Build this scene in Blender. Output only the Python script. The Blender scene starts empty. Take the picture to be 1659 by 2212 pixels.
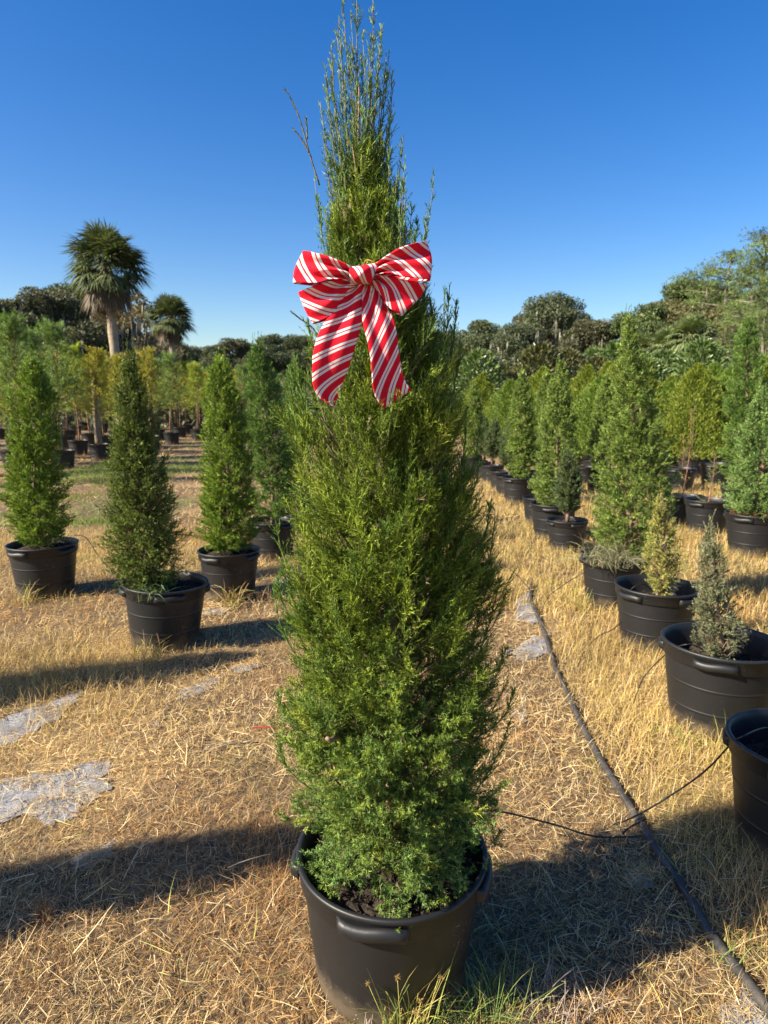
import bpy, math, random
import numpy as np
from mathutils import Vector

rng = np.random.default_rng(7)
random.seed(7)
SC = bpy.context.scene
COL = SC.collection
R = math.radians

# ------------------------------------------------------------------ camera, sky, sun, exposure
PITCH = 9.5
CAM_H = 1.6
cam = bpy.data.cameras.new('camera')
cam.sensor_fit = 'VERTICAL'; cam.sensor_height = 36.0; cam.lens = 24.0
cam.clip_start = 0.05; cam.clip_end = 2000
cam.dof.use_dof = True; cam.dof.focus_distance = 1.60; cam.dof.aperture_fstop = 7.0
camo = bpy.data.objects.new('camera', cam); COL.objects.link(camo)
camo.location = (0, 0, CAM_H); camo.rotation_euler = (R(90 - PITCH), 0, 0)
SC.camera = camo

SUN_EL = 35.0
SUN_TO = Vector((-0.935, -0.355, 0)).normalized()          # horizontal direction towards the sun
world = bpy.data.worlds.new('World'); SC.world = world; world.use_nodes = True
nt = world.node_tree
sky = nt.nodes.new('ShaderNodeTexSky'); sky.sky_type = 'NISHITA'; sky.sun_disc = False
sky.sun_elevation = R(SUN_EL); sky.sun_rotation = math.atan2(SUN_TO.x, SUN_TO.y)
sky.air_density = 1.0; sky.dust_density = 0.8; sky.ozone_density = 2.2; sky.altitude = 10
hs = nt.nodes.new('ShaderNodeHueSaturation'); hs.inputs['Saturation'].default_value = 1.44
hs.inputs['Hue'].default_value = 0.512
nt.links.new(sky.outputs[0], hs.inputs['Color'])
bg = nt.nodes['Background']; bg.inputs[1].default_value = 0.070
nt.links.new(hs.outputs[0], bg.inputs[0])
sl = bpy.data.lights.new('sun', 'SUN'); sl.energy = 5.0; sl.angle = R(0.53); sl.color = (1.0, 0.89, 0.71)
so = bpy.data.objects.new('sun', sl); COL.objects.link(so)
sd = Vector((SUN_TO.x * math.cos(R(SUN_EL)), SUN_TO.y * math.cos(R(SUN_EL)), math.sin(R(SUN_EL))))
so.rotation_euler = sd.to_track_quat('Z', 'Y').to_euler(); so.location = (-8, -4, 10)
vs = SC.view_settings
vs.view_transform = 'Standard'; vs.look = 'None'; vs.exposure = 1.38; vs.gamma = 1.0

# ------------------------------------------------------------------ helpers
F = 1474.7
cp, sp = math.cos(R(PITCH)), math.sin(R(PITCH))
def ray(x, y):
    a, b = (x - 829.5) / F, -(y - 1106) / F
    return np.array((a, cp + b * sp, -sp + b * cp))
def G(x, y, h=0.0):
    """a point of the photograph's grid on the plane z = h"""
    d = ray(x, y); t = (h - CAM_H) / d[2]
    return np.array((0, 0, CAM_H)) + d * t
def P(x, y, Y):
    """... on the upright plane at distance Y"""
    d = ray(x, y); return np.array((0, 0, CAM_H)) + d * (Y / d[1])

class MB:
    def __init__(self): self.v = []; self.f = []; self.c = []; self.n = 0
    def add(self, V, Fc, c=None):
        V = np.asarray(V, float).reshape(-1, 3); Fc = np.asarray(Fc, int).reshape(-1, 3)
        self.v.append(V); self.f.append(Fc + self.n); self.n += len(V)
        if c is None: c = (1, 1, 1)
        c = np.asarray(c, float)
        if c.ndim == 1: c = np.tile(c, (len(V), 1))
        self.c.append(c)
        return self
    def soup(self, T, c=None):                       # T (n,3,3) loose triangles, c (n,3)
        T = np.asarray(T); n = len(T)
        if n == 0: return self
        cc = None if c is None else np.repeat(np.asarray(c), 3, axis=0)
        return self.add(T.reshape(-1, 3), np.arange(n * 3).reshape(-1, 3), cc)
    def tube(self, pts, rad, sides=6, c=None, cap=True):
        pts = np.asarray(pts, float); n = len(pts)
        rad = np.full(n, rad) if np.isscalar(rad) else np.asarray(rad, float)
        tg = np.gradient(pts, axis=0); tg /= np.linalg.norm(tg, axis=1)[:, None] + 1e-9
        ref = np.array((0.31, 0.17, 0.93)) if abs(tg[:, 2]).mean() < 0.8 else np.array((0.9, 0.3, 0.1))
        u = np.cross(tg, ref); u /= np.linalg.norm(u, axis=1)[:, None] + 1e-9
        w = np.cross(tg, u)
        a = np.linspace(0, 2 * math.pi, sides, endpoint=False)
        V = pts[:, None] + rad[:, None, None] * (np.cos(a)[None, :, None] * u[:, None] + np.sin(a)[None, :, None] * w[:, None])
        fs = []
        for i in range(n - 1):
            for j in range(sides):
                k = (j + 1) % sides
                p, q, r_, s = i * sides + j, i * sides + k, (i + 1) * sides + k, (i + 1) * sides + j
                fs += [(p, q, r_), (p, r_, s)]
        if cap:
            for j in range(1, sides - 1):
                fs += [(0, j + 1, j), ((n - 1) * sides, (n - 1) * sides + j, (n - 1) * sides + j + 1)]
        return self.add(V, fs, c)
    def lathe(self, prof, seg=48, wob=None, c=None):
        a = np.linspace(0, 2 * math.pi, seg, endpoint=False)
        V = []
        for r, z in prof:
            rr = r * (1 + (wob(a, z) if wob else 0))
            V.append(np.stack([rr * np.cos(a), rr * np.sin(a), np.full(seg, z)], 1))
        fs = []
        for i in range(len(prof) - 1):
            for j in range(seg):
                k = (j + 1) % seg
                p, q, r_, s = i * seg + j, i * seg + k, (i + 1) * seg + k, (i + 1) * seg + j
                fs += [(p, q, r_), (p, r_, s)]
        return self.add(np.concatenate(V), fs, c)
    def mesh(self, name, mat, smooth=False):
        V = np.concatenate(self.v); Fc = np.concatenate(self.f); C = np.concatenate(self.c)
        me = bpy.data.meshes.new(name)
        me.vertices.add(len(V)); me.vertices.foreach_set('co', V.astype(np.float32).ravel())
        me.loops.add(len(Fc) * 3); me.loops.foreach_set('vertex_index', Fc.astype(np.int32).ravel())
        me.polygons.add(len(Fc)); me.polygons.foreach_set('loop_start', np.arange(0, len(Fc) * 3, 3, dtype=np.int32))
        at = me.color_attributes.new('col', 'FLOAT_COLOR', 'POINT')
        at.data.foreach_set('color', np.concatenate([C, np.ones((len(C), 1))], 1).astype(np.float32).ravel())
        me.update(calc_edges=True)
        if smooth: me.polygons.foreach_set('use_smooth', np.ones(len(Fc), bool))
        if mat: me.materials.append(mat)
        return me

def link(name, me, parent=None, loc=(0, 0, 0), rz=0.0, sc=1.0):
    o = bpy.data.objects.new(name, me); COL.objects.link(o)
    o.location = tuple(float(q) for q in loc); o.rotation_euler = (0, 0, rz)
    o.scale = (sc, sc, sc) if np.isscalar(sc) else sc
    if parent: o.parent = parent
    return o
def tag(o, label, cat, group=None):
    o['label'] = label; o['category'] = cat
    if group: o['group'] = group
    return o
def struct(o): o['kind'] = 'structure'; return o
def stuff(o): o['kind'] = 'stuff'; return o
def norm(a): return a / (np.linalg.norm(a, axis=-1, keepdims=True) + 1e-9)
def smooth_path(pts, n=8):
    pts = [np.asarray(p, float) for p in pts]; out = []
    for i in range(len(pts) - 1):
        p0 = pts[max(i - 1, 0)]; p1 = pts[i]; p2 = pts[i + 1]; p3 = pts[min(i + 2, len(pts) - 1)]
        for k in range(n):
            t = k / n
            out.append(0.5 * (2 * p1 + (p2 - p0) * t + (2 * p0 - 5 * p1 + 4 * p2 - p3) * t * t + (3 * p1 - p0 - 3 * p2 + p3) * t ** 3))
    out.append(pts[-1]); return np.array(out)

# ------------------------------------------------------------------ materials
def mat_new(name):
    m = bpy.data.materials.new(name); m.use_nodes = True
    return m, m.node_tree, m.node_tree.nodes['Principled BSDF']
def leaf_mat(name, rough=0.5, trans=0.3, spec=0.35, tint=(1.15, 1.2, 0.6)):
    """colour from the per-leaf attribute, with light let through the blade"""
    m, t, b = mat_new(name)
    at = t.nodes.new('ShaderNodeAttribute'); at.attribute_name = 'col'
    t.links.new(at.outputs['Color'], b.inputs['Base Color'])
    b.inputs['Roughness'].default_value = rough; b.inputs['Specular IOR Level'].default_value = spec
    if trans > 0:
        tr = t.nodes.new('ShaderNodeBsdfTranslucent'); mx = t.nodes.new('ShaderNodeMixShader')
        mul = t.nodes.new('ShaderNodeMix'); mul.data_type = 'RGBA'; mul.blend_type = 'MULTIPLY'; mul.inputs[0].default_value = 1
        t.links.new(at.outputs['Color'], mul.inputs[6]); mul.inputs[7].default_value = (*tint, 1)
        t.links.new(mul.outputs[2], tr.inputs['Color'])
        mx.inputs[0].default_value = trans
        t.links.new(b.outputs[0], mx.inputs[1]); t.links.new(tr.outputs[0], mx.inputs[2])
        t.links.new(mx.outputs[0], t.nodes['Material Output'].inputs['Surface'])
    return m
def noise_mat(name, c1, c2, scale=8.0, rough=0.8, bump=0.0, detail=6, coord='Object', c3=None, scale3=1.0, spec=0.4):
    m, t, b = mat_new(name)
    tc = t.nodes.new('ShaderNodeTexCoord'); nz = t.nodes.new('ShaderNodeTexNoise')
    nz.inputs['Scale'].default_value = scale; nz.inputs['Detail'].default_value = detail; nz.inputs['Roughness'].default_value = 0.65
    t.links.new(tc.outputs[coord], nz.inputs['Vector'])
    rp = t.nodes.new('ShaderNodeValToRGB'); rp.color_ramp.elements[0].position = 0.35; rp.color_ramp.elements[1].position = 0.65
    rp.color_ramp.elements[0].color = (*c1, 1); rp.color_ramp.elements[1].color = (*c2, 1)
    t.links.new(nz.outputs['Fac'], rp.inputs[0]); out = rp.outputs[0]
    if c3:
        n3 = t.nodes.new('ShaderNodeTexNoise'); n3.inputs['Scale'].default_value = scale3; n3.inputs['Detail'].default_value = 4
        t.links.new(tc.outputs[coord], n3.inputs['Vector'])
        r3 = t.nodes.new('ShaderNodeValToRGB'); r3.color_ramp.elements[0].position = 0.5; r3.color_ramp.elements[1].position = 0.62
        t.links.new(n3.outputs['Fac'], r3.inputs[0])
        mx = t.nodes.new('ShaderNodeMix'); mx.data_type = 'RGBA'
        t.links.new(r3.outputs[0], mx.inputs[0]); t.links.new(out, mx.inputs[6]); mx.inputs[7].default_value = (*c3, 1)
        out = mx.outputs[2]
    t.links.new(out, b.inputs['Base Color'])
    b.inputs['Roughness'].default_value = rough; b.inputs['Specular IOR Level'].default_value = spec
    if bump:
        bp = t.nodes.new('ShaderNodeBump'); bp.inputs['Strength'].default_value = bump; bp.inputs['Distance'].default_value = 0.02
        t.links.new(nz.outputs['Fac'], bp.inputs['Height']); t.links.new(bp.outputs[0], b.inputs['Normal'])
    return m

M = {}
M['needle'] = leaf_mat('juniper_foliage', 0.5, 0.20, 0.18)
M['leaf'] = leaf_mat('broad_leaf', 0.55, 0.2, 0.3)
M['glossy'] = leaf_mat('magnolia_leaf', 0.36, 0.15, 0.55)
M['straw'] = leaf_mat('dry_grass', 0.6, 0.25, 0.25, (1.1, 1.0, 0.8))
M['bark'] = noise_mat('bark', (0.16, 0.10, 0.065), (0.30, 0.21, 0.14), 60, 0.9, 0.5)
M['redbark'] = noise_mat('red_bark', (0.20, 0.09, 0.055), (0.32, 0.16, 0.10), 30, 0.9, 0.3)
M['palmbark'] = noise_mat('palm_trunk_bark', (0.22, 0.17, 0.12), (0.36, 0.29, 0.21), 6, 0.95, 0.6)
M['greybark'] = noise_mat('grey_bark', (0.12, 0.10, 0.08), (0.22, 0.19, 0.15), 4, 0.95, 0.4)
M['soil'] = noise_mat('potting_soil', (0.012, 0.009, 0.007), (0.07, 0.05, 0.035), 55, 0.95, 0.8)
M['tubing'] = noise_mat('black_poly_tube', (0.012, 0.012, 0.013), (0.03, 0.028, 0.026), 40, 0.45, 0.05)
M['hose'] = noise_mat('dusty_poly_pipe', (0.022, 0.022, 0.023), (0.075, 0.068, 0.06), 14, 0.5, 0.1)
M['stake'] = noise_mat('green_stake', (0.10, 0.17, 0.10), (0.16, 0.24, 0.15), 20, 0.6)
M['wood'] = noise_mat('post_wood', (0.22, 0.19, 0.12), (0.34, 0.30, 0.20), 9, 0.85, 0.3)
M['moss'] = leaf_mat('spanish_moss', 0.9, 0.2, 0.1, (1, 1, 0.9))
M['ground'] = noise_mat('thatch_soil', (0.05, 0.034, 0.021), (0.20, 0.135, 0.072), 34, 0.95, 0.7, 8, c3=(0.26, 0.18, 0.085), scale3=0.9)

def cloth_mat():
    m, t, b = mat_new('woven_ground_cloth')
    tc = t.nodes.new('ShaderNodeTexCoord')
    w1 = t.nodes.new('ShaderNodeTexWave'); w1.inputs['Scale'].default_value = 130; w1.bands_direction = 'X'
    w2 = t.nodes.new('ShaderNodeTexWave'); w2.inputs['Scale'].default_value = 130; w2.bands_direction = 'Y'
    nz = t.nodes.new('ShaderNodeTexNoise'); nz.inputs['Scale'].default_value = 9; nz.inputs['Detail'].default_value = 8
    for n in (w1, w2, nz): t.links.new(tc.outputs['Object'], n.inputs['Vector'])
    rp = t.nodes.new('ShaderNodeValToRGB')
    rp.color_ramp.elements[0].position = 0.3; rp.color_ramp.elements[1].position = 0.72
    rp.color_ramp.elements[0].color = (0.15, 0.15, 0.155, 1); rp.color_ramp.elements[1].color = (0.38, 0.39, 0.42, 1)
    t.links.new(nz.outputs['Fac'], rp.inputs[0]); t.links.new(rp.outputs[0], b.inputs['Base Color'])
    ad = t.nodes.new('ShaderNodeMath'); t.links.new(w1.outputs['Fac'], ad.inputs[0]); t.links.new(w2.outputs['Fac'], ad.inputs[1])
    ad2 = t.nodes.new('ShaderNodeMath'); ad2.operation = 'MULTIPLY_ADD'; ad2.inputs[1].default_value = 6
    t.links.new(nz.outputs['Fac'], ad2.inputs[0]); t.links.new(ad.outputs[0], ad2.inputs[2])
    bp = t.nodes.new('ShaderNodeBump'); bp.inputs['Strength'].default_value = 0.5; bp.inputs['Distance'].default_value = 0.004
    t.links.new(ad2.outputs[0], bp.inputs['Height']); t.links.new(bp.outputs[0], b.inputs['Normal'])
    b.inputs['Roughness'].default_value = 0.6
    return m
M['cloth'] = cloth_mat()

def pot_mat(name, base, dust, dust_z, speck):
    """black moulded plastic: scuffs, dried soil splashed up from the ground, pale specks"""
    m, t, b = mat_new(name)
    tc = t.nodes.new('ShaderNodeTexCoord'); sx = t.nodes.new('ShaderNodeSeparateXYZ')
    t.links.new(tc.outputs['Object'], sx.inputs[0])
    nz = t.nodes.new('ShaderNodeTexNoise'); nz.inputs['Scale'].default_value = 9; nz.inputs['Detail'].default_value = 9; nz.inputs['Roughness'].default_value = 0.75
    t.links.new(tc.outputs['Object'], nz.inputs['Vector'])
    mr = t.nodes.new('ShaderNodeMapRange'); mr.inputs[1].default_value = 0; mr.inputs[2].default_value = dust_z
    mr.inputs[3].default_value = 0.62; mr.inputs[4].default_value = 0.0
    t.links.new(sx.outputs[2], mr.inputs[0])
    ad = t.nodes.new('ShaderNodeMath'); ad.operation = 'ADD'; t.links.new(mr.outputs[0], ad.inputs[0]); t.links.new(nz.outputs['Fac'], ad.inputs[1])
    rp = t.nodes.new('ShaderNodeValToRGB'); rp.color_ramp.elements[0].position = 0.68; rp.color_ramp.elements[1].position = 1.1 if False else 1.0
    rp.color_ramp.elements[0].color = (0, 0, 0, 1); rp.color_ramp.elements[1].color = (1, 1, 1, 1)
    t.links.new(ad.outputs[0], rp.inputs[0])
    mx = t.nodes.new('ShaderNodeMix'); mx.data_type = 'RGBA'; t.links.new(rp.outputs[0], mx.inputs[0])
    mx.inputs[6].default_value = (*base, 1); mx.inputs[7].default_value = (*dust, 1)
    vo = t.nodes.new('ShaderNodeTexVoronoi'); vo.inputs['Scale'].default_value = 75
    t.links.new(tc.outputs['Object'], vo.inputs['Vector'])
    vn = t.nodes.new('ShaderNodeTexNoise'); vn.inputs['Scale'].default_value = 6; t.links.new(tc.outputs['Object'], vn.inputs['Vector'])
    th = t.nodes.new('ShaderNodeMapRange'); th.inputs[1].default_value = 0.48; th.inputs[2].default_value = 0.75; th.inputs[3].default_value = 0.0; th.inputs[4].default_value = speck
    t.links.new(vn.outputs['Fac'], th.inputs[0])
    lt = t.nodes.new('ShaderNodeMath'); lt.operation = 'LESS_THAN'
    t.links.new(vo.outputs['Distance'], lt.inputs[0]); t.links.new(th.outputs[0], lt.inputs[1])
    mx2 = t.nodes.new('ShaderNodeMix'); mx2.data_type = 'RGBA'; t.links.new(lt.outputs[0], mx2.inputs[0])
    t.links.new(mx.outputs[2], mx2.inputs[6]); mx2.inputs[7].default_value = (0.35, 0.31, 0.25, 1)
    t.links.new(mx2.outputs[2], b.inputs['Base Color'])
    rr = t.nodes.new('ShaderNodeMapRange'); rr.inputs[3].default_value = 0.36; rr.inputs[4].default_value = 0.62
    t.links.new(nz.outputs['Fac'], rr.inputs[0]); t.links.new(rr.outputs[0], b.inputs['Roughness'])
    bp = t.nodes.new('ShaderNodeBump'); bp.inputs['Strength'].default_value = 0.12; bp.inputs['Distance'].default_value = 0.01
    t.links.new(nz.outputs['Fac'], bp.inputs['Height']); t.links.new(bp.outputs[0], b.inputs['Normal'])
    return m
M['pot'] = pot_mat('black_pot_plastic', (0.0105, 0.011, 0.0125), (0.10, 0.078, 0.053), 0.14, 0.17)

def stripe_mat():
    m, t, b = mat_new('striped_ribbon')
    uv = t.nodes.new('ShaderNodeUVMap'); uv.uv_map = 'UVMap'
    sx = t.nodes.new('ShaderNodeSeparateXYZ'); t.links.new(uv.outputs[0], sx.inputs[0])
    fr = t.nodes.new('ShaderNodeMath'); fr.operation = 'FRACT'; t.links.new(sx.outputs[0], fr.inputs[0])
    rp = t.nodes.new('ShaderNodeValToRGB'); rp.color_ramp.interpolation = 'CONSTANT'
    red = (0.74, 0.005, 0.026, 1); wht = (0.80, 0.76, 0.74, 1)
    els = [(0.0, red), (0.28, wht), (0.46, red), (0.55, wht), (0.73, red)]
    e = rp.color_ramp.elements
    e[0].position, e[0].color = els[0]; e[1].position, e[1].color = els[1]
    for p_, c_ in els[2:]:
        n = e.new(p_); n.color = c_
    t.links.new(fr.outputs[0], rp.inputs[0]); t.links.new(rp.outputs[0], b.inputs['Base Color'])
    b.inputs['Roughness'].default_value = 0.75; b.inputs['Specular IOR Level'].default_value = 0.2
    b.inputs['Sheen Weight'].default_value = 0.06; b.inputs['Sheen Roughness'].default_value = 0.4
    tc = t.nodes.new('ShaderNodeTexCoord'); nz = t.nodes.new('ShaderNodeTexNoise'); nz.inputs['Scale'].default_value = 900; nz.inputs['Detail'].default_value = 2
    n2 = t.nodes.new('ShaderNodeTexNoise'); n2.inputs['Scale'].default_value = 24; n2.inputs['Detail'].default_value = 3
    t.links.new(tc.outputs['Object'], nz.inputs['Vector']); t.links.new(tc.outputs['Object'], n2.inputs['Vector'])
    ad = t.nodes.new('ShaderNodeMath'); ad.operation = 'MULTIPLY_ADD'; ad.inputs[1].default_value = 5
    t.links.new(n2.outputs['Fac'], ad.inputs[0]); t.links.new(nz.outputs['Fac'], ad.inputs[2])
    bp = t.nodes.new('ShaderNodeBump'); bp.inputs['Strength'].default_value = 0.5; bp.inputs['Distance'].default_value = 0.003
    t.links.new(ad.outputs[0], bp.inputs['Height']); t.links.new(bp.outputs[0], b.inputs['Normal'])
    tr = t.nodes.new('ShaderNodeBsdfTranslucent'); t.links.new(rp.outputs[0], tr.inputs['Color'])
    ms = t.nodes.new('ShaderNodeMixShader'); ms.inputs[0].default_value = 0.12
    t.links.new(b.outputs[0], ms.inputs[1]); t.links.new(tr.outputs[0], ms.inputs[2])
    t.links.new(ms.outputs[0], t.nodes['Material Output'].inputs['Surface'])
    return m
M['ribbon'] = stripe_mat()

# ------------------------------------------------------------------ foliage generators
def frames(D, rg):
    q = norm(rg.normal(size=D.shape)); u = norm(np.cross(D, q)); return u, np.cross(D, u)
def needles(mb, rg, Pb, D, L, n, nl, nw, ang, col, taper=0.35, jit=0.10):
    """n thin blades round each axis (Pb, D, L)"""
    N = len(Pb)
    if N == 0: return
    nl = np.broadcast_to(np.asarray(nl, float), (N,)); nw = np.broadcast_to(np.asarray(nw, float), (N,)); ang = np.broadcast_to(np.asarray(ang, float), (N,))
    t = (np.arange(n)[None] + rg.random((N, n))) / n
    base = Pb[:, None] + D[:, None] * (t * L[:, None])[..., None]
    u, w = frames(D, rg)
    ph = rg.random((N, n)) * 6.283
    rad = np.cos(ph)[..., None] * u[:, None] + np.sin(ph)[..., None] * w[:, None]
    a = (ang[:, None] * (0.65 + 0.7 * rg.random((N, n))))[..., None]
    d = D[:, None] * np.cos(a) + rad * np.sin(a)
    l = (nl[:, None] * (0.6 + 0.7 * rg.random((N, n))) * (1 - taper * t))[..., None]
    side = norm(np.cross(d, rg.normal(size=d.shape))) * (nw[:, None, None] / 2)
    T = np.stack([base - side, base + side, base + d * l], 2).reshape(-1, 3, 3)
    c = np.repeat(col, n, axis=0) * (1 + jit * rg.normal(size=(N * n, 1)))
    mb.soup(T, np.clip(c, 0.004, 1))
def stems(mb, rg, A, B, w0, col):
    """thin three-sided twigs from A to B"""
    D = norm(B - A); u, w = frames(D, rg)
    N = len(A); w0 = np.broadcast_to(np.asarray(w0, float), (N,))[:, None]
    a0 = A + u * w0; a1 = A + (-0.5 * u + 0.87 * w) * w0; a2 = A + (-0.5 * u - 0.87 * w) * w0
    T = np.concatenate([np.stack([a0, a1, B], 1), np.stack([a1, a2, B], 1), np.stack([a2, a0, B], 1)])
    col = np.asarray(col, float); mb.soup(T, np.tile(col, (3 * N, 1)) if col.ndim == 1 else np.tile(col, (3, 1)))
def plumes(mb, rg, tip, axis, La, m, Ls, n, nl, nw, nang, sang, colfn, stemw, stemcol, twig=None):
    """branchlets: an axis that ends at tip carrying m side sprigs, each clothed in needles"""
    N = len(tip); base = tip - axis * La[:, None]
    t = 0.12 + 0.88 * (np.arange(m)[None] + rg.random((N, m))) / m
    pos = base[:, None] + axis[:, None] * (t * La[:, None])[..., None]
    u, w = frames(axis, rg); ph = rg.random((N, m)) * 6.283
    rad = np.cos(ph)[..., None] * u[:, None] + np.sin(ph)[..., None] * w[:, None]
    a = (sang * (0.5 + 0.9 * rg.random((N, m))) * (1.15 - 0.65 * t))[..., None]
    d = norm(axis[:, None] * np.cos(a) + rad * np.sin(a) + np.array((0, 0, 0.12)))
    L = (np.broadcast_to(np.asarray(Ls, float), (N,))[:, None] * (0.6 + 0.7 * rg.random((N, m))) * (1.15 - 0.55 * t)).reshape(-1)
    pos = pos.reshape(-1, 3); d = d.reshape(-1, 3)
    colp = colfn(tip)
    col = np.repeat(colp, m, axis=0) * np.clip(1 + 0.30 * rg.normal(size=(N * m, 1)), .4, 2)
    rep = lambda q: np.repeat(np.broadcast_to(np.asarray(q, float), (N,)), m)
    needles(mb, rg, pos, d, L, n, rep(nl), rep(nw), rep(nang), col)
    stems(mb, rg, base, tip, stemw, stemcol)
    if twig: stems(mb, rg, pos, pos + d * L[:, None], twig, col)
    else: stems(mb, rg, pos, pos + d * L[:, None] * 0.95, stemw * 0.55, np.asarray(stemcol) * 0.6 + np.array((0.03, 0.05, 0.01)))

def make_profile(rows):
    """rows (z, cx, radius) -> interpolators over height"""
    a = np.array(sorted(rows)); return lambda z: (np.interp(z, a[:, 0], a[:, 1]), np.interp(z, a[:, 0], a[:, 2]))

# ------------------------------------------------------------------ the ground
def hills(x, y): return 0.012 * np.sin(x * 2.1 + 0.7 * y) * np.cos(y * 1.7 - 0.4 * x) + 0.008 * np.sin(5.3 * x + 1.3) * np.sin(4.7 * y)
gx = np.concatenate([-np.geomspace(500, 6, 26), np.linspace(-5.6, 5.6, 113), np.geomspace(6, 500, 26)])
gy = np.concatenate([-np.geomspace(300, 2, 16), np.linspace(-1, 12, 131), np.geomspace(13, 900, 34)])
X, Y = np.meshgrid(gx, gy, indexing='ij')
Z = hills(X, Y) * np.clip(1 - np.hypot(X, Y - 4) / 14, 0, 1) - 0.012
V = np.stack([X, Y, Z], -1).reshape(-1, 3); ny = len(gy)
I, J = np.meshgrid(np.arange(len(gx) - 1), np.arange(ny - 1), indexing='ij'); q = (I * ny + J).ravel()
mb = MB(); mb.add(V, np.concatenate([np.stack([q, q + ny, q + ny + 1], 1), np.stack([q, q + ny + 1, q + 1], 1)]))
struct(link('ground', mb.mesh('ground', M['ground'], True)))

CLOTH = [
 [(-90, 1700), (0, 1682), (60, 1662), (150, 1652), (242, 1638), (250, 1680), (205, 1720), (190, 1745), (130, 1772), (40, 1768), (-90, 1790)],
 [(-60, 1560), (0, 1545), (70, 1522), (172, 1488), (186, 1500), (110, 1550), (60, 1580), (-60, 1620)],
 [(376, 1494), (436, 1466), (486, 1456), (460, 1484), (396, 1510)],
 [(496, 1442), (560, 1428), (572, 1440), (512, 1456)],
 [(428, 1312), (500, 1306), (482, 1322), (434, 1326)],
 [(1098, 1398), (1150, 1372), (1186, 1358), (1198, 1398), (1150, 1420), (1106, 1424)],
 [(1108, 1306), (1136, 1272), (1164, 1306), (1164, 1342), (1118, 1346)],
 [(1556, 2168), (1612, 2128), (1700, 2190), (1760, 2320), (1540, 2330)],
 [(150, 1852), (246, 1808), (240, 1845), (170, 1884)],
 [(585, 1252), (664, 1228), (652, 1252), (600, 1266)],
 [(1360, 1888), (1404, 1876), (1416, 1912), (1372, 1920)],
 [(300, 1560), (350, 1545), (345, 1570)],
 [(1100, 1540), (1135, 1500), (1140, 1560)],
]
cloth_polys = []
for poly in CLOTH:
    g = np.array([G(*p)[:2] for p in poly]); n = len(g)
    ring = []
    for i in range(n):
        for k in range(9):
            ring.append(g[i] + (g[(i + 1) % n] - g[i]) * k / 9)
    ring = np.array(ring); c = ring.mean(0); tt = np.arange(len(ring)) / len(ring) * 6.283; q_ = rng.random(5) * 6.28
    wv = 0.09 * np.sin(5 * tt + q_[0]) + 0.07 * np.sin(11 * tt + q_[1]) + 0.05 * np.sin(23 * tt + q_[2]) + 0.045 * rng.normal(size=len(ring))
    ring = c + (ring - c) * (0.96 + wv[:, None])
    cloth_polys.append(ring)
    mb = MB(); m = len(ring); V = [np.array([*c, 0])]; 
    for s in (0.35, 0.7, 1.0):
        pr = c + (ring - c) * s
        zz = hills(pr[:, 0], pr[:, 1]) * np.clip(1 - np.hypot(pr[:, 0], pr[:, 1] - 4) / 14, 0, 1) - 0.012 + 0.006 + 0.006 * rng.random(m) * (s < 1)
        V += [np.array([a[0], a[1], z_]) for a, z_ in zip(pr, zz)]
    V[0][2] = hills(c[0], c[1]) - 0.002
    fs = []
    for j in range(m):
        k = (j + 1) % m
        fs.append((0, 1 + j, 1 + k))
        for s in range(2):
            a, b = 1 + s * m, 1 + (s + 1) * m
            fs += [(a + j, b + j, b + k), (a + j, b + k, a + k)]
    mb.add(np.array(V), fs)
    struct(link('ground_cloth', mb.mesh('ground_cloth', M['cloth'], True)))
def inside(poly, p):
    x, y = p[:, 0], p[:, 1]; r = np.zeros(len(p), bool); n = len(poly); j = n - 1
    for i in range(n):
        a, b = poly[i], poly[j]
        hit = ((a[1] > y) != (b[1] > y)) & (x < (b[0] - a[0]) * (y - a[1]) / (b[1] - a[1] + 1e-12) + a[0])
        r ^= hit; j = i
    return r

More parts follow.
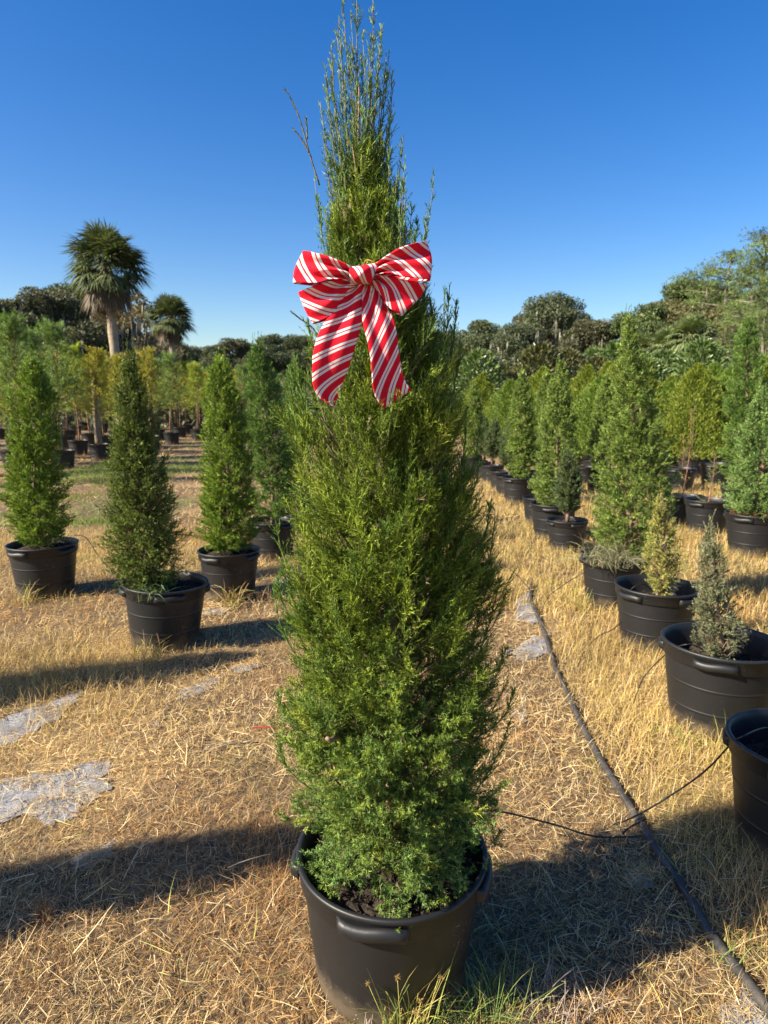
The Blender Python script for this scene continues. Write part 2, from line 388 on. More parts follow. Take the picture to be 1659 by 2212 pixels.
# ------------------------------------------------------------------ nursery pots
POT_SPOTS = []                                    # (x, y, base radius) kept free of grass
def pot_meshes(rt, rb, h, soil, seg=72, dent=0.012, seed=1, rings=True):
    ph = np.random.default_rng(seed).random(4) * 6.28
    def wob(a, z): return dent * (z / h) * (np.sin(2 * a + ph[0]) + 0.5 * np.sin(3 * a + ph[1])) + dent * 0.35 * np.sin(5 * a + ph[2]) * math.sin(9 * z + ph[3])
    zb = h - 0.072
    rs = lambda z: rb + (rt - 0.018 - rb) * z / zb
    body = [(0.001, 0.004), (rb - 0.012, 0.0), (rb - 0.003, 0.004), (rb, 0.014)]
    for k in (0.36, 0.70):
        z = zb * k
        if not rings: continue
        body += [(rs(z - .006), z - .006), (rs(z - .001), z - .001), (rs(z) + 0.0016, z), (rs(z) + 0.0016, z + 0.006), (rs(z + .007), z + .007), (rs(z + .012), z + .012)]
    if not rings: body += [(rs(0.02 + i * (zb - .03) / 9), 0.02 + i * (zb - .03) / 9) for i in range(10)]
    else: body = body[:4] + [(rs(.022), .022)] + body[4:]
    body += [(rs(zb - .006), zb - .006), (rs(zb), zb)]
    B = MB().lathe(body, seg, wob).mesh('pot_body', M['pot'], True)
    rim = [(rs(zb) - 0.001, zb - 0.004), (rs(zb) + 0.0075, zb), (rs(zb) + 0.0105, zb + 0.006), (rt - 0.004, h - 0.018), (rt + 0.002, h - 0.013), (rt + 0.003, h - 0.003), (rt - 0.001, h),
           (rt - 0.009, h), (rt - 0.013, h - 0.004), (rt - 0.018, h - 0.03), (rs(zb) - 0.006, zb), (rs(soil - 0.02) - 0.006, soil - 0.03)]
    Rm = MB().lathe(rim, seg, wob).mesh('pot_rim', M['pot'], True)
    # soil
    rg = np.random.default_rng(seed + 5); s = MB(); rr = np.linspace(0.0, 1.0, 12); aa = np.linspace(0, 6.283, 36, endpoint=False)
    V = [(0, 0, soil + 0.015)]
    for r in rr[1:]:
        for a in aa: V.append((r * (rs(soil) - 0.003) * math.cos(a), r * (rs(soil) - 0.003) * math.sin(a), soil + 0.02 * (1 - r) + 0.008 * rg.normal() * (r < .98)))
    fs = [(0, 1 + j, 1 + (j + 1) % 36) for j in range(36)]
    for i in range(len(rr) - 2):
        for j in range(36):
            k = (j + 1) % 36; a, b = 1 + i * 36, 1 + (i + 1) * 36
            fs += [(a + j, b + j, b + k), (a + j, b + k, a + k)]
    s.add(V, fs)
    chunks = 700
    pr = rs(soil) * 0.96 * np.sqrt(rg.random(chunks)); pa = rg.random(chunks) * 6.283
    pc = np.stack([pr * np.cos(pa), pr * np.sin(pa), soil + 0.02 * (1 - pr / rt) + 0.003 + 0.006 * rg.random(chunks)], 1)
    e = norm(rg.normal(size=(chunks, 3, 3))) * (0.004 + 0.009 * rg.random((chunks, 1, 1)))
    s.soup(pc[:, None] + e); s.soup(pc[:, None] + e[:, ::-1] * np.array((1, -1, 1)))
    S = s.mesh('pot_soil', M['soil'])
    # handle: a hollow lip that stands off the band
    hb = MB(); na = 13; sec = [(-0.002, 0.006), (0.010, 0.002), (0.020, 0.008), (0.0225, 0.018), (0.0205, 0.033), (0.012, 0.040), (-0.002, 0.041)]
    V = []; half = R(21)
    for i in range(na):
        u = -1 + 2 * i / (na - 1); a = half * u; sw = min(1.0, (1 - abs(u)) * 5 + 0.12)
        for dr, dz in sec:
            r0 = rs(zb) + 0.0085 + (dz / 0.05) * 0.004
            r = r0 + dr * sw; z = zb + 0.004 + dz + 0.003 * math.sin(u * 4)
            V.append((r * math.cos(a), r * math.sin(a), z))
    ns = len(sec); fs = []
    for i in range(na - 1):
        for j in range(ns):
            k = (j + 1) % ns
            fs += [(i * ns + j, (i + 1) * ns + j, (i + 1) * ns + k), (i * ns + j, (i + 1) * ns + k, i * ns + k)]
    for j in range(1, ns - 1): fs += [(0, j, j + 1), ((na - 1) * ns, (na - 1) * ns + j + 1, (na - 1) * ns + j)]
    hb.add(V, fs); H = hb.mesh('pot_handle', M['pot'], True)
    return B, Rm, S, H
def place_pot(meshes, xy, label, group=None, rz=0.0, sc=1.0, rb=0.2, handles=4, tilt=(0, 0), near=True):
    e = bpy.data.objects.new('nursery_pot', None); COL.objects.link(e); e.empty_display_size = 0.1
    e.location = (float(xy[0]), float(xy[1]), -0.008); e.rotation_euler = (tilt[0], tilt[1], rz); e.scale = (sc,) * 3
    tag(e, label, 'pot', group)
    link('pot_body', meshes[0], e); link('rim', meshes[1], e); link('soil', meshes[2], e)
    for k in range(handles): link('handle', meshes[3], e, rz=k * 6.28318 / handles)
    if near: POT_SPOTS.append((xy[0], xy[1], rb * sc))
    return e

MAIN = np.array((0.02, 1.71))
PM_MAIN = pot_meshes(0.264, 0.208, 0.380, 0.322, 96, 0.015, 3, False)
PM = pot_meshes(0.264, 0.204, 0.41, 0.352, 64, 0.008, 9)
PM_FAR = pot_meshes(0.27, 0.215, 0.40, 0.35, 20, 0.006, 4)
PM_LOW = pot_meshes(0.264, 0.206, 0.41, 0.285, 64, 0.012, 14)
place_pot(PM_MAIN, MAIN, 'large scuffed black nursery pot holding the juniper with the striped bow', rz=R(-101), rb=0.208)

# ------------------------------------------------------------------ the big juniper with the bow
def big_juniper():
    rg = np.random.default_rng(21)
    Yc = MAIN[1]
    rows_px = [(-60, 770, 8), (0, 774, 18), (60, 775, 34), (100, 775, 44), (200, 776, 54), (300, 772, 60), (400, 780, 74), (450, 790, 84), (550, 802, 98), (650, 816, 124),
               (750, 824, 158), (850, 820, 184), (950, 830, 188), (1100, 834, 204), (1300, 851, 220), (1500, 853, 230), (1600, 853, 232), (1700, 852, 222), (1800, 850, 206), (1860, 846, 196), (1925, 844, 168), (1965, 842, 110)]
    rows = []
    for y, cx, w in rows_px:
        c = P(cx, y, Yc); e = P(cx + w, y, Yc)
        rows.append((c[2], c[0], (e[0] - c[0]) * 0.915))
    prof = make_profile(rows); zmin = 0.345; zmax = max(r[0] for r in rows)
    crown = MB()
    g1 = np.array((0.235, 0.295, 0.034)); g2 = np.array((0.098, 0.162, 0.030)); g3 = np.array((0.155, 0.255, 0.075)); g4 = np.array((0.38, 0.43, 0.07))
    def colfn(tip):
        z = tip[:, 2]; f = np.clip((1.05 - z) / 0.65, 0, 1)[:, None] * (0.25 + 0.75 * rg.random((len(z), 1)))
        k = rg.random((len(z), 1))
        c = g1 * k + g2 * (1 - k); c = c * (1 - f) + g3 * f
        y = (rg.random((len(z), 1)) < 0.06); return np.where(y, g4 * (0.7 + .3 * k), c)
    # heights spread by the girth, so that every part of the surface is clothed alike
    zz = np.linspace(zmin, 2.19, 400); wgt = prof(zz)[1] + 0.02; cdf = np.cumsum(wgt) / wgt.sum()
    NCL = 520; cz = np.interp(rg.random(NCL), cdf, zz); ct = rg.random(NCL) * 6.283; cq = rg.random(NCL)
    def shell(N, r0, r1, lift):
        ci = rg.integers(0, NCL, N); z = np.clip(cz[ci] + 0.030 * rg.normal(size=N), zmin, 2.2); th = ct[ci] + 0.030 * rg.normal(size=N) / np.maximum(prof(cz[ci])[1], .05)
        cx, Rr = prof(z)
        r1 = r1 * (0.90 + 0.20 * cq[ci])
        lump = 1 + 0.07 * np.sin(5 * th + 7 * z) + 0.06 * np.sin(9 * th - 11 * z + 1.3) + 0.05 * np.sin(3 * th + 23 * z)
        r = Rr * (r0 + (r1 - r0) * rg.random(N) ** 0.6) * lump
        out = np.stack([np.cos(th), np.sin(th), np.zeros(N)], 1)
        tip = np.stack([cx + r * out[:, 0], Yc + r * out[:, 1], z], 1)
        up = np.clip(0.15 + 0.95 * (z - 0.35) / 0.7, 0.15, 1.35) * lift
        ax = norm(out * (1.05 - 0.35 * np.clip((z - .9) / .9, 0, 1))[:, None] + np.array((0, 0, 1.0)) * up[:, None] + 0.28 * rg.normal(size=(N, 3)))
        return z, tip, ax
    stemc = (0.13, 0.10, 0.05)
    # lower body: short spiky juvenile tufts
    z, tip, ax = shell(2100, 0.66, 1.05, 1.0); low = rg.random(len(z)) < np.clip((1.12 - z) / 0.35, 0.05, 0.97)
    low |= z < 0.6
    t_, a_ = tip[low], ax[low]; N = len(t_)
    plumes(crown, rg, t_, a_, 0.04 + 0.05 * rg.random(N), 11, 0.024 + 0.014 * rg.random(N), 17, 0.0118, 0.0023, 1.0, 1.0, colfn, 0.0011, stemc)
    # body: scale-leaved sprays
    t_, a_ = tip[~low], ax[~low]; N = len(t_)
    plumes(crown, rg, t_, a_, 0.09 + 0.09 * rg.random(N), 20, 0.038 + 0.025 * rg.random(N), 10, 0.0140, 0.0019, 0.62, 0.85, colfn, 0.0012, stemc, 0.00115)
    # some of either kind among the other
    z, tip, ax = shell(420, 0.8, 1.10, 1.25); ok = (z > 0.55)
    t_, a_ = tip[ok], ax[ok]; N = len(t_)
    plumes(crown, rg, t_, a_, 0.10 + 0.10 * rg.random(N), 18, 0.040 + 0.025 * rg.random(N), 10, 0.0135, 0.0019, 0.55, 0.65, colfn, 0.0012, stemc, 0.00115)
    # inner foliage, coarser and sparser
    z, tip, ax = shell(900, 0.25, 0.7, 1.2); N = len(z)
    plumes(crown, rg, tip, ax, 0.10 + 0.08 * rg.random(N), 9, 0.05, 9, 0.018, 0.0034, 0.6, 0.7, lambda q: colfn(q) * 0.9, 0.0013, stemc)
    # dead twigs showing between the sprays
    z, tip, ax = shell(150, 0.85, 1.0, 0.8); N = len(z)
    needles(crown, rg, tip, ax, np.full(N, 0.03), 6, 0.02, 0.0016, 0.6, np.tile((0.30, 0.23, 0.16), (N, 1)))
    # upright leading shoots (their tips as seen against the sky)
    tips = [(545, -40), (660, -30), (790, -20), (515, 140), (610, 140), (505, 285), (455, 375), (855, 205), (850, 290), (445, 520), (410, 550), (895, 415), (915, 445), (940, 610), (420, 710), (365, 830),
            (395, 1140), (925, 850), (900, 1020), (1030, 1100), (920, 1250), (1040, 1300), (1280, 1410), (1050, 1510), (1225, 1680), (320, 1455), (340, 1600), (770, 520), (705, 265), (770, 300), (560, 560),
            (620, 420), (700, 480), (660, 620), (820, 560), (560, 760), (780, 700), (600, 860), (700, 820), (850, 760), (480, 900), (520, 1010), (620, 1060), (760, 980), (860, 1130), (440, 1260), (520, 1230),
            (640, 1250), (750, 1210), (560, 1400), (680, 1420), (800, 1400), (430, 1450), (900, 1480), (980, 1420), (520, 1560), (640, 1620), (800, 1600), (940, 1640), (1100, 1660), (1010, 1560), (400, 1700),
            (520, 1760), (900, 1780), (1050, 1800), (1150, 1780), (450, 1850), (780, 1800), (1000, 1900), (1120, 1900), (850, 1900), (420, 1950), (560, 1930), (680, 1900)]
    pts = [(594 + a * .2685, b * .2685, 0.14 if b < 700 else 0.20) for a, b in tips]
    pts += [(971, 618, .3), (960, 634, .28), (932, 654, .2), (980, 707, .25), (995, 741, .2), (668, 700, .2), (1040, 900, .2), (1036, 1005, .16), (1056, 1085, .16), (1069, 1101, .22), (1079, 1236, .2), (1006, 880, .2),
            (594, 1093, .2), (609, 1207, .16), (594, 1262, .18), (600, 1250, .16), (640, 780, .2), (628, 800, .2), (1100, 1560, .15), (1108, 1490, .14), (1092, 1400, .15), (606, 1610, .12), (602, 1500, .12),
            (985, 660, .2), (948, 700, .2), (915, 640, .2), (900, 600, .2), (925, 560, .2)]
    for i, (px, py, L) in enumerate(pts):
        yy = Yc + 0.10 * rg.normal() * min(1, py / 500) * (0.6 if py < 900 else 0.3)
        tp = P(px, py, yy); cx, Rr = prof(tp[2]); cb, _ = prof(tp[2] - L * 1.6)
        L = L * (0.9 + 0.4 * rg.random()) * (1.3 if py < 420 else 1.0)
        b0 = np.array((cb + (tp[0] - cb) * (0.14 if py < 480 else 0.72), Yc + (yy - Yc) * 0.5, tp[2] - L * (1.75 if py < 480 else 1.1)))
        mid = b0 * 0.5 + tp * 0.5 + np.array(((tp[0] - cb) * (0.22 if py < 480 else .12) + .008 * rg.normal(), .01 * rg.normal(), -0.01))
        ts = np.linspace(0, 1, 9)[:, None]
        path = (1 - ts) ** 2 * b0 + 2 * ts * (1 - ts) * mid + ts ** 2 * tp
        crown.tube(path, np.linspace(0.0021, 0.0007, 9), 4, np.array((0.20, 0.19, 0.11)))
        m = int(34 if py < 420 else 50)
        tt = 0.10 + 0.90 * rg.random(m); k = np.clip((tt * 8).astype(int), 0, 7); fr = (tt * 8 - k)[:, None]
        pos = path[k] * (1 - fr) + path[k + 1] * fr; dd = norm(path[k + 1] - path[k])
        u, w = frames(dd, rg); ph = rg.random((m, 1)) * 6.283; a = (0.22 + 0.50 * rg.random((m, 1)))
        d2 = norm(dd * np.cos(a) + (np.cos(ph) * u + np.sin(ph) * w) * np.sin(a) + np.array((0, 0, 0.15)))
        Ls = (0.014 + 0.095 * (1 - tt) * rg.random(m)) * (1.0 if py < 420 else 1.1)
        tipc = np.array((0.165, 0.25, 0.095)) if py < 330 else np.array((0.15, 0.25, 0.05))
        colr = np.tile(tipc, (m, 1)) * (1 + 0.15 * rg.normal(size=(m, 1)))
        needles(crown, rg, pos, d2, Ls, 7, 0.012, 0.0024, 0.42, colr)
        stems(crown, rg, pos, pos + d2 * Ls[:, None], 0.00115, colr)
        needles(crown, rg, path[:-1], norm(path[1:] - path[:-1]), np.linalg.norm(path[1:] - path[:-1], axis=1), 8, 0.009, 0.0022, 0.30, np.tile(tipc, (8, 1)))
    # the two long stray shoots on the left
    for pl in ([(690, 400), (668, 330), (650, 265), (632, 220), (616, 194)], [(668, 330), (652, 302), (634, 279)], [(690, 730), (672, 705), (650, 690), (630, 674)], [(664, 300), (662, 270), (661, 258)]):
        path = smooth_path([P(a, b, Yc - 0.02) for a, b in pl], 4)
        crown.tube(path, np.linspace(0.0022, 0.0009, len(path)), 4, (0.16, 0.15, 0.10))
        seg = path[1:] - path[:-1]
        needles(crown, rg, path[:-1], norm(seg), np.linalg.norm(seg, axis=1), 10, 0.011, 0.0024, 0.32, np.tile((0.10, 0.13, 0.08), (len(seg), 1)))
    for px, py, up in ((700, 862, .05), (732, 846, .06), (850, 852, .06), (872, 836, .05), (826, 872, .04), (782, 566, .03), (712, 560, .04), (668, 700, .04)):
        tp = P(px, py, 1.428); b0 = tp + np.array((.03 * rg.normal(), .06, -.05 - up)); ts = np.linspace(0, 1, 7)[:, None]
        path = b0 * (1 - ts) + tp * ts + np.array((0, -.02, 0)) * np.sin(ts * 3.14)
        crown.tube(path, np.linspace(.0011, .0005, 7), 4, (.15, .19, .05)); seg = path[1:] - path[:-1]; m = 14; k = rg.integers(1, 6, m)
        d2 = norm(norm(seg[k]) + .5 * rg.normal(size=(m, 3))); Ls = .012 + .022 * rg.random(m); cl = np.tile((.19, .26, .05), (m, 1))
        needles(crown, rg, path[k], d2, Ls, 8, .011, .0019, .5, cl); stems(crown, rg, path[k], path[k] + d2 * Ls[:, None], .001, cl)
    # trunk and limbs
    tk = MB(); zs = np.linspace(0.30, 2.30, 16); cx = prof(zs)[0]
    tk.tube(np.stack([cx, Yc + 0.012 * np.sin(zs * 5), zs], 1), np.interp(zs, [0.3, 1.7, 2.0, 2.3], [0.026, 0.012, 0.0055, 0.0016]), 8)
    N = 170; z = np.interp(rg.random(N), cdf, zz) ; th = rg.random(N) * 6.283; c0, Rr = prof(z); 
    for i in range(N):
        h = 0.10 + 0.14 * rg.random(); zb = max(0.33, z[i] - h); cb = prof(zb)[0]
        a = np.array((cb, Yc, zb)); e = np.array((c0[i] + Rr[i] * .78 * math.cos(th[i]), Yc + Rr[i] * .78 * math.sin(th[i]), z[i]))
        tk.tube([a, a * .55 + e * .45 + np.array((0, 0, -0.02)), e], [0.0065, 0.0042, 0.002], 4, cap=False)
    # pruned limbs below the bow top and one dead snag
    for pts_ in ([(758, 520), (752, 480), (742, 455), (735, 440)], [(768, 560), (762, 520), (757, 470), (758, 420)], [(790, 560), (806, 545), (815, 530)]):
        tk.tube([P(a, b, Yc - 0.03) for a, b in pts_], [0.009, 0.007, 0.005, 0.004][:len(pts_)], 6)
    sn = P(715, 1600, Yc - 0.22); tk.tube([sn + np.array((0.02, .1, -.03)), sn, sn + np.array((-.008, -.012, .012))], [0.007, 0.006, 0.0055], 6)
    e = bpy.data.objects.new('juniper_tree', None); COL.objects.link(e); e.empty_display_size = 0.1
    e.location = (MAIN[0], MAIN[1], 0.30)
    off = np.array((MAIN[0], MAIN[1], 0.30))
    for b_ in (crown, tk): b_.v = [v - off for v in b_.v]
    link('trunk', tk.mesh('main_trunk', M['bark'], True), e)
    link('crown', crown.mesh('main_crown', M['needle']), e)
    tag(e, 'tall narrow green juniper wearing the red and white striped bow', 'tree')
    return e
big_juniper()

# ------------------------------------------------------------------ the striped bow
def bow():
    Yb = 1.450
    o0 = P(594 + 790 * .2441, 486 + 440 * .2441, Yb)
    def W(px, py, d):                                       # bow grid -> world, d towards the viewer's side
        p = P(594 + px * .2441, 486 + py * .2441, Yb); return p - np.array((0, d, 0))
    unit = (P(594 + 100 * .2441, 600, Yb)[0] - P(594, 600, Yb)[0]) / 100
    root = bpy.data.objects.new('gift_bow', None); COL.objects.link(root); root.empty_display_size = 0.05
    root.location = tuple(o0)
    tag(root, 'red bow with paired white diagonal stripes tied to the tall juniper', 'bow')
    def sheet(name, grid, c, thick=0.0011):
        nu, nv = len(grid), len(grid[0])
        V = np.array(grid).reshape(-1, 3) - o0; C = np.array(c).reshape(-1)
        fs = []
        for i in range(nu - 1):
            for j in range(nv - 1):
                a = i * nv + j; fs.append((a, a + 1, a + nv + 1, a + nv))
        me = bpy.data.meshes.new(name); me.from_pydata([tuple(v) for v in V], [], fs)
        uv = me.uv_layers.new(name='UVMap')
        for lp in me.loops: uv.data[lp.index].uv = (C[lp.vertex_index], 0.5)
        me.polygons.foreach_set('use_smooth', np.ones(len(fs), bool)); me.materials.append(M['ribbon'])
        o = link(name, me, root)
        md = o.modifiers.new('thickness', 'SOLIDIFY'); md.thickness = thick; md.offset = 0
        return o
    def poly_at(pts, u):
        pts = smooth_path(pts, 6); L = np.r_[0, np.cumsum(np.linalg.norm(np.diff(pts, axis=0), axis=1))]; L /= L[-1]
        return np.stack([np.interp(u, L, pts[:, 0]), np.interp(u, L, pts[:, 1])], -1)
    def loop(top, bot, outer, k, sgn, per, d0, bulge, ph, npl=2.2, drop=0.0):
        nu, nv = 30, 33; u = np.linspace(0, 1, nu); v = np.linspace(0, 1, nv)
        T, B = poly_at(top, u), poly_at(bot, u); ox = poly_at(outer, v)          # outer edge as seen, top to bottom
        Lr = np.linalg.norm((T[-1] + B[-1] - T[0] - B[0]) / 2) * unit; Wd = 0.078
        grid = []; cc = []
        def row(i, back):
            ui = u[i]; g = []; c = []
            for j in range(nv):
                vj = v[j]; p = T[i] * (1 - vj) + B[i] * vj
                p = p + (ox[j] - (T[-1] * (1 - vj) + B[-1] * vj)) * ui ** 2.2
                pl = 0.0095 * (1 - ui) ** 0.8 * math.sin(2 * math.pi * npl * vj + ph + 0.8 * ui) + 0.0022 * math.sin(9 * vj + 7 * ui + 3 * ph) + 0.0035 * math.sin(math.pi * 1.5 * vj + 3 * ui + ph) * ui
                half = bulge * math.sin(math.pi * min(1.0, 0.08 + 0.86 * ui)) ** 0.8 + 0.004
                d = d0 + pl + (half if not back else -half) + drop * ui
                g.append(W(p[0], p[1], d)); s_ = ui * Lr if not back else 2 * Lr - ui * Lr
                c.append((s_ + sgn * k * Wd * vj) / per + ph)
            return g, c
        for i in range(nu):
            g, c = row(i, False); grid.append(g); cc.append(c)
        for i in range(nu - 1, -1, -1):
            g, c = row(i, True)
            # the returning half lies a little inside the front one
            grid.append(g); cc.append(c)
        sheet('loop', grid, cc)
    per = 0.038
    loop([(690, 400), (545, 335), (400, 290), (268, 256)], [(690, 500), (500, 512), (390, 545), (180, 535)], [(268, 256), (212, 350), (190, 430), (178, 532)], 0.62, +1, per, 0.016, 0.016, 0.35, 2.1, 0.006)
    loop([(690, 490), (560, 500), (400, 545), (212, 600)], [(720, 545), (620, 640), (500, 810), (342, 878)], [(212, 600), (245, 690), (290, 790), (342, 878)], 0.8, +1, per, 0.004, 0.015, 1.1, 1.6, 0.004)
    loop([(890, 375), (1000, 300), (1130, 235), (1334, 172)], [(880, 470), (1000, 455), (1150, 497), (1364, 510)], [(1334, 172), (1368, 270), (1378, 390), (1364, 510)], 0.8, -1, per, 0.016, 0.017, 0.9, 2.0, 0.008)
    loop([(860, 450), (980, 470), (1150, 505), (1340, 542)], [(850, 510), (930, 620), (1010, 745), (1122, 808)], [(1340, 542), (1290, 630), (1210, 715), (1122, 808)], 1.15, -1, per, 0.004, 0.014, 0.15, 1.7, 0.006)
    def tail(left, right, k, per, d0, ph, name='tail'):
        nu, nv = 44, 25; u = np.linspace(0, 1, nu); v = np.linspace(0, 1, nv)
        Lf, Rt = poly_at(left, u), poly_at(right, u); mid = (Lf + Rt) / 2
        s_ = np.r_[0, np.cumsum(np.linalg.norm(np.diff(mid, axis=0), axis=1))] * unit
        wd = np.maximum(np.linalg.norm(Rt - Lf, axis=1) * unit, 0.05)
        grid = []; cc = []
        for i in range(nu):
            g = []; c = []
            for j in range(nv):
                p = Lf[i] * (1 - v[j]) + Rt[i] * v[j]
                d = d0 + 0.014 * math.sin(math.pi * u[i]) ** 1.0 + 0.0065 * (1 - u[i]) ** 1.6 * math.sin(2 * math.pi * 1.7 * v[j] + ph) + 0.010 * u[i] * math.sin(2.6 * v[j] + 2.2 * u[i] + ph) - 0.004 * u[i] ** 2
                g.append(W(p[0], p[1], d)); c.append((s_[i] + k * 0.075 * (v[j] - 0.5)) / per + ph)
            grid.append(g); cc.append(c)
        sheet(name, grid, cc)
    tail([(690, 515), (600, 640), (480, 820), (400, 960), (350, 1130), (340, 1280), (345, 1420), (390, 1520), (460, 1570), (534, 1614)],
         [(790, 515), (778, 700), (775, 850), (745, 980), (715, 1075), (670, 1220), (620, 1350), (580, 1460), (550, 1550), (536, 1612)], 0.55, 0.0335, 0.006, 0.2)
    tail([(770, 515), (772, 690), (776, 850), (820, 1040), (845, 1180), (856, 1300), (862, 1410), (885, 1510), (920, 1570), (962, 1626)],
         [(880, 515), (960, 690), (1045, 820), (1078, 960), (1092, 1080), (1110, 1200), (1125, 1290), (1150, 1370), (1180, 1420), (1210, 1460)], 0.98, 0.039, 0.000, 0.75)
    # knot: a band wrapped round the gathered middle
    nu, nv = 34, 17; grid = []; cc = []
    for i in range(nu):
        a = 2 * math.pi * i / (nu - 1); g = []; c = []
        for j in range(nv):
            vj = j / (nv - 1)
            xt = 662 + (925 - 662) * vj; yt = 388 - 40 * vj ** 1.3; xb = 672 + (858 - 672) * vj; yb = 528 + 4 * math.sin(vj * 3)
            f = 0.5 - 0.5 * math.cos(a); side = math.sin(a)
            f2 = f if True else f
            px = xt + (xb - xt) * f; py = yt + (yb - yt) * f
            dep = 0.014 + 0.034 * side * (0.75 + 0.25 * math.sin(math.pi * vj)) + 0.002 * math.sin(vj * 9 + a * 2)
            g.append(W(px, py, dep)); c.append((0.05 * vj * 1.15 - 0.062 * (a / math.pi) * 0.62) / 0.031 + 0.35)
        grid.append(g); cc.append(c)
    sheet('knot', grid, cc)
    # twist tie of fine gold wire round the stem
    tie = MB(); c = W(880, 320, 0.0); pts = [c + np.array((0.016 * math.cos(t) - .004, 0.016 * math.sin(t) + .02, 0.004 * math.sin(2 * t))) - o0 for t in np.linspace(0, 6.0, 24)]
    tie.tube(pts, 0.0012, 5, (0.45, 0.33, 0.06)); link('tie', tie.mesh('tie', M['straw']), root)
bow()

# ------------------------------------------------------------------ other junipers
def juniper_meshes(name, rows, seed, n_pl=520, m=9, n=9, nl=0.0190, nw=0.0042, cols=None, up=1.0, dens_in=0.5, stray=0.06, gap=0.0, z0=0.30, Ls=0.034, La=(0.06, 0.08), ):
    """rows (z, cx, radius) about the pot's axis, z from the ground"""
    rg = np.random.default_rng(seed); prof = make_profile(rows); zs = [r[0] for r in rows]; zmin, zmax = min(zs), max(zs)
    n_pl = int(n_pl * 1.68)
    ca, cb = cols or ((0.13, 0.21, 0.05), (0.075, 0.15, 0.04)); ca, cb = np.array(ca), np.array(cb)
    mb = MB()
    def colfn(t):
        k = rg.random((len(t), 1)); return ca * k + cb * (1 - k)
    zz = np.linspace(zmin, zmax, 300); w = prof(zz)[1] + 0.025; cdf = np.cumsum(w) / w.sum(); ph = rg.random(6) * 6.28; NC = n_pl; cz = np.interp(rg.random(NC), cdf, zz); ct = rg.random(NC) * 6.283
    def shell(N, r0, r1):
        ci = rg.integers(0, NC, N); z = np.clip(cz[ci] + 0.032 * rg.normal(size=N), zmin, zmax); th = ct[ci] + 0.034 * rg.normal(size=N) / np.maximum(prof(cz[ci])[1], .04)
        if gap: 
            keep = (np.sin(4 * th + 13 * z + ph[3]) + np.sin(7 * th - 9 * z + ph[4])) > -1.6 + gap; z, th = z[keep], th[keep]; N = len(z)
        cx, Rr = prof(z)
        lump = 1 + 0.09 * np.sin(4 * th + 8 * z + ph[0]) + 0.08 * np.sin(7 * th - 14 * z + ph[1]) + 0.06 * np.sin(2 * th + 25 * z + ph[2])
        r = Rr * (r0 + (r1 - r0) * rg.random(N) ** 0.6) * lump
        out = np.stack([np.cos(th), np.sin(th), np.zeros(N)], 1)
        f = np.clip((z - zmin) / (zmax - zmin), 0, 1)
        ax = norm(out * (1 - 0.45 * f)[:, None] + np.array((0, 0, 1.0)) * ((0.25 + 0.9 * f) * up)[:, None] + 0.28 * rg.normal(size=(N, 3)))
        return np.stack([cx + r * out[:, 0], r * out[:, 1], z], 1), ax
    for N, r0, r1, mm, nn in ((n_pl, 0.72, 1.04, m, n), (int(n_pl * dens_in), 0.25, 0.78, 6, 6), (int(n_pl * stray), 0.9, 1.22, m, n)):
        t, a = shell(N, r0, r1); N = len(t)
        inn = 1.9 if r1 < .8 else 1.0
        plumes(mb, rg, t, a, La[0] + La[1] * rg.random(N), mm, Ls * inn, nn, nl * inn, nw * inn, 0.65, 0.85, colfn, 0.0022, (0.12, 0.09, 0.05), 0.0016)
    # leader
    k = 7; zt = zmax - 0.02; b = np.stack([prof(np.full(k, zt))[0] + 0.03 * rg.normal(size=k), 0.03 * rg.normal(size=k), zt - 0.12 * rg.random(k)], 1)
    ax = norm(np.array((0, 0, 1.0)) + 0.12 * rg.normal(size=(k, 3)))
    plumes(mb, rg, b + ax * 0.12, ax, np.full(k, 0.2), m, Ls * 0.8, n, nl, nw * .8, 0.4, 0.4, colfn, 0.002, (0.12, 0.1, 0.05))
    tk = MB(); zs = np.linspace(z0, zmax + 0.02, 10); cx = prof(np.maximum(zs, zmin))[0]; cx = cx * np.clip((zs - z0) / 0.2, 0, 1)
    tk.tube(np.stack([cx, 0.01 * np.sin(zs * 6 + seed), zs], 1), np.linspace(0.022, 0.003, 10), 6)
    for i in range(46):
        z = np.interp(rg.random(), cdf, zz); c, Rr = prof(z); th = rg.random() * 6.283; zb = max(z0 + .02, z - 0.12); c2 = prof(zb)[0]
        tk.tube([(c2, 0, zb), (c2 + .5 * Rr * math.cos(th), .5 * Rr * math.sin(th), z - .05), (c + .85 * Rr * math.cos(th), .85 * Rr * math.sin(th), z)], [0.006, 0.004, 0.002], 3, cap=False)
    return tk.mesh(name + '_trunk', M['bark'], True), mb.mesh(name + '_crown', M['needle'])
def px_rows(rows, base, cy_off=0.0):
    """outline (y, x_left, x_right) read off the picture -> (z, cx, r) about the pot at base"""
    out = []
    for y, a, b in rows:
        p, q = P(a, y, base[1]), P(b, y, base[1]); out.append((p[2], (p[0] + q[0]) / 2 - base[0], (q[0] - p[0]) / 2))
    return out
def place_tree(meshes, xy, label, group=None, name='juniper_tree', rz=0.0, sc=1.0, z=0.0, cat='tree', third=None):
    e = bpy.data.objects.new(name, None); COL.objects.link(e); e.empty_display_size = 0.1
    e.location = (float(xy[0]), float(xy[1]), z); e.rotation_euler = (0, 0, rz)
    e.scale = (sc,) * 3 if np.isscalar(sc) else sc
    link('trunk', meshes[0], e); link('crown', meshes[1], e)
    if third: stuff(link(third[0], third[1], e))
    return tag(e, label, cat, group)

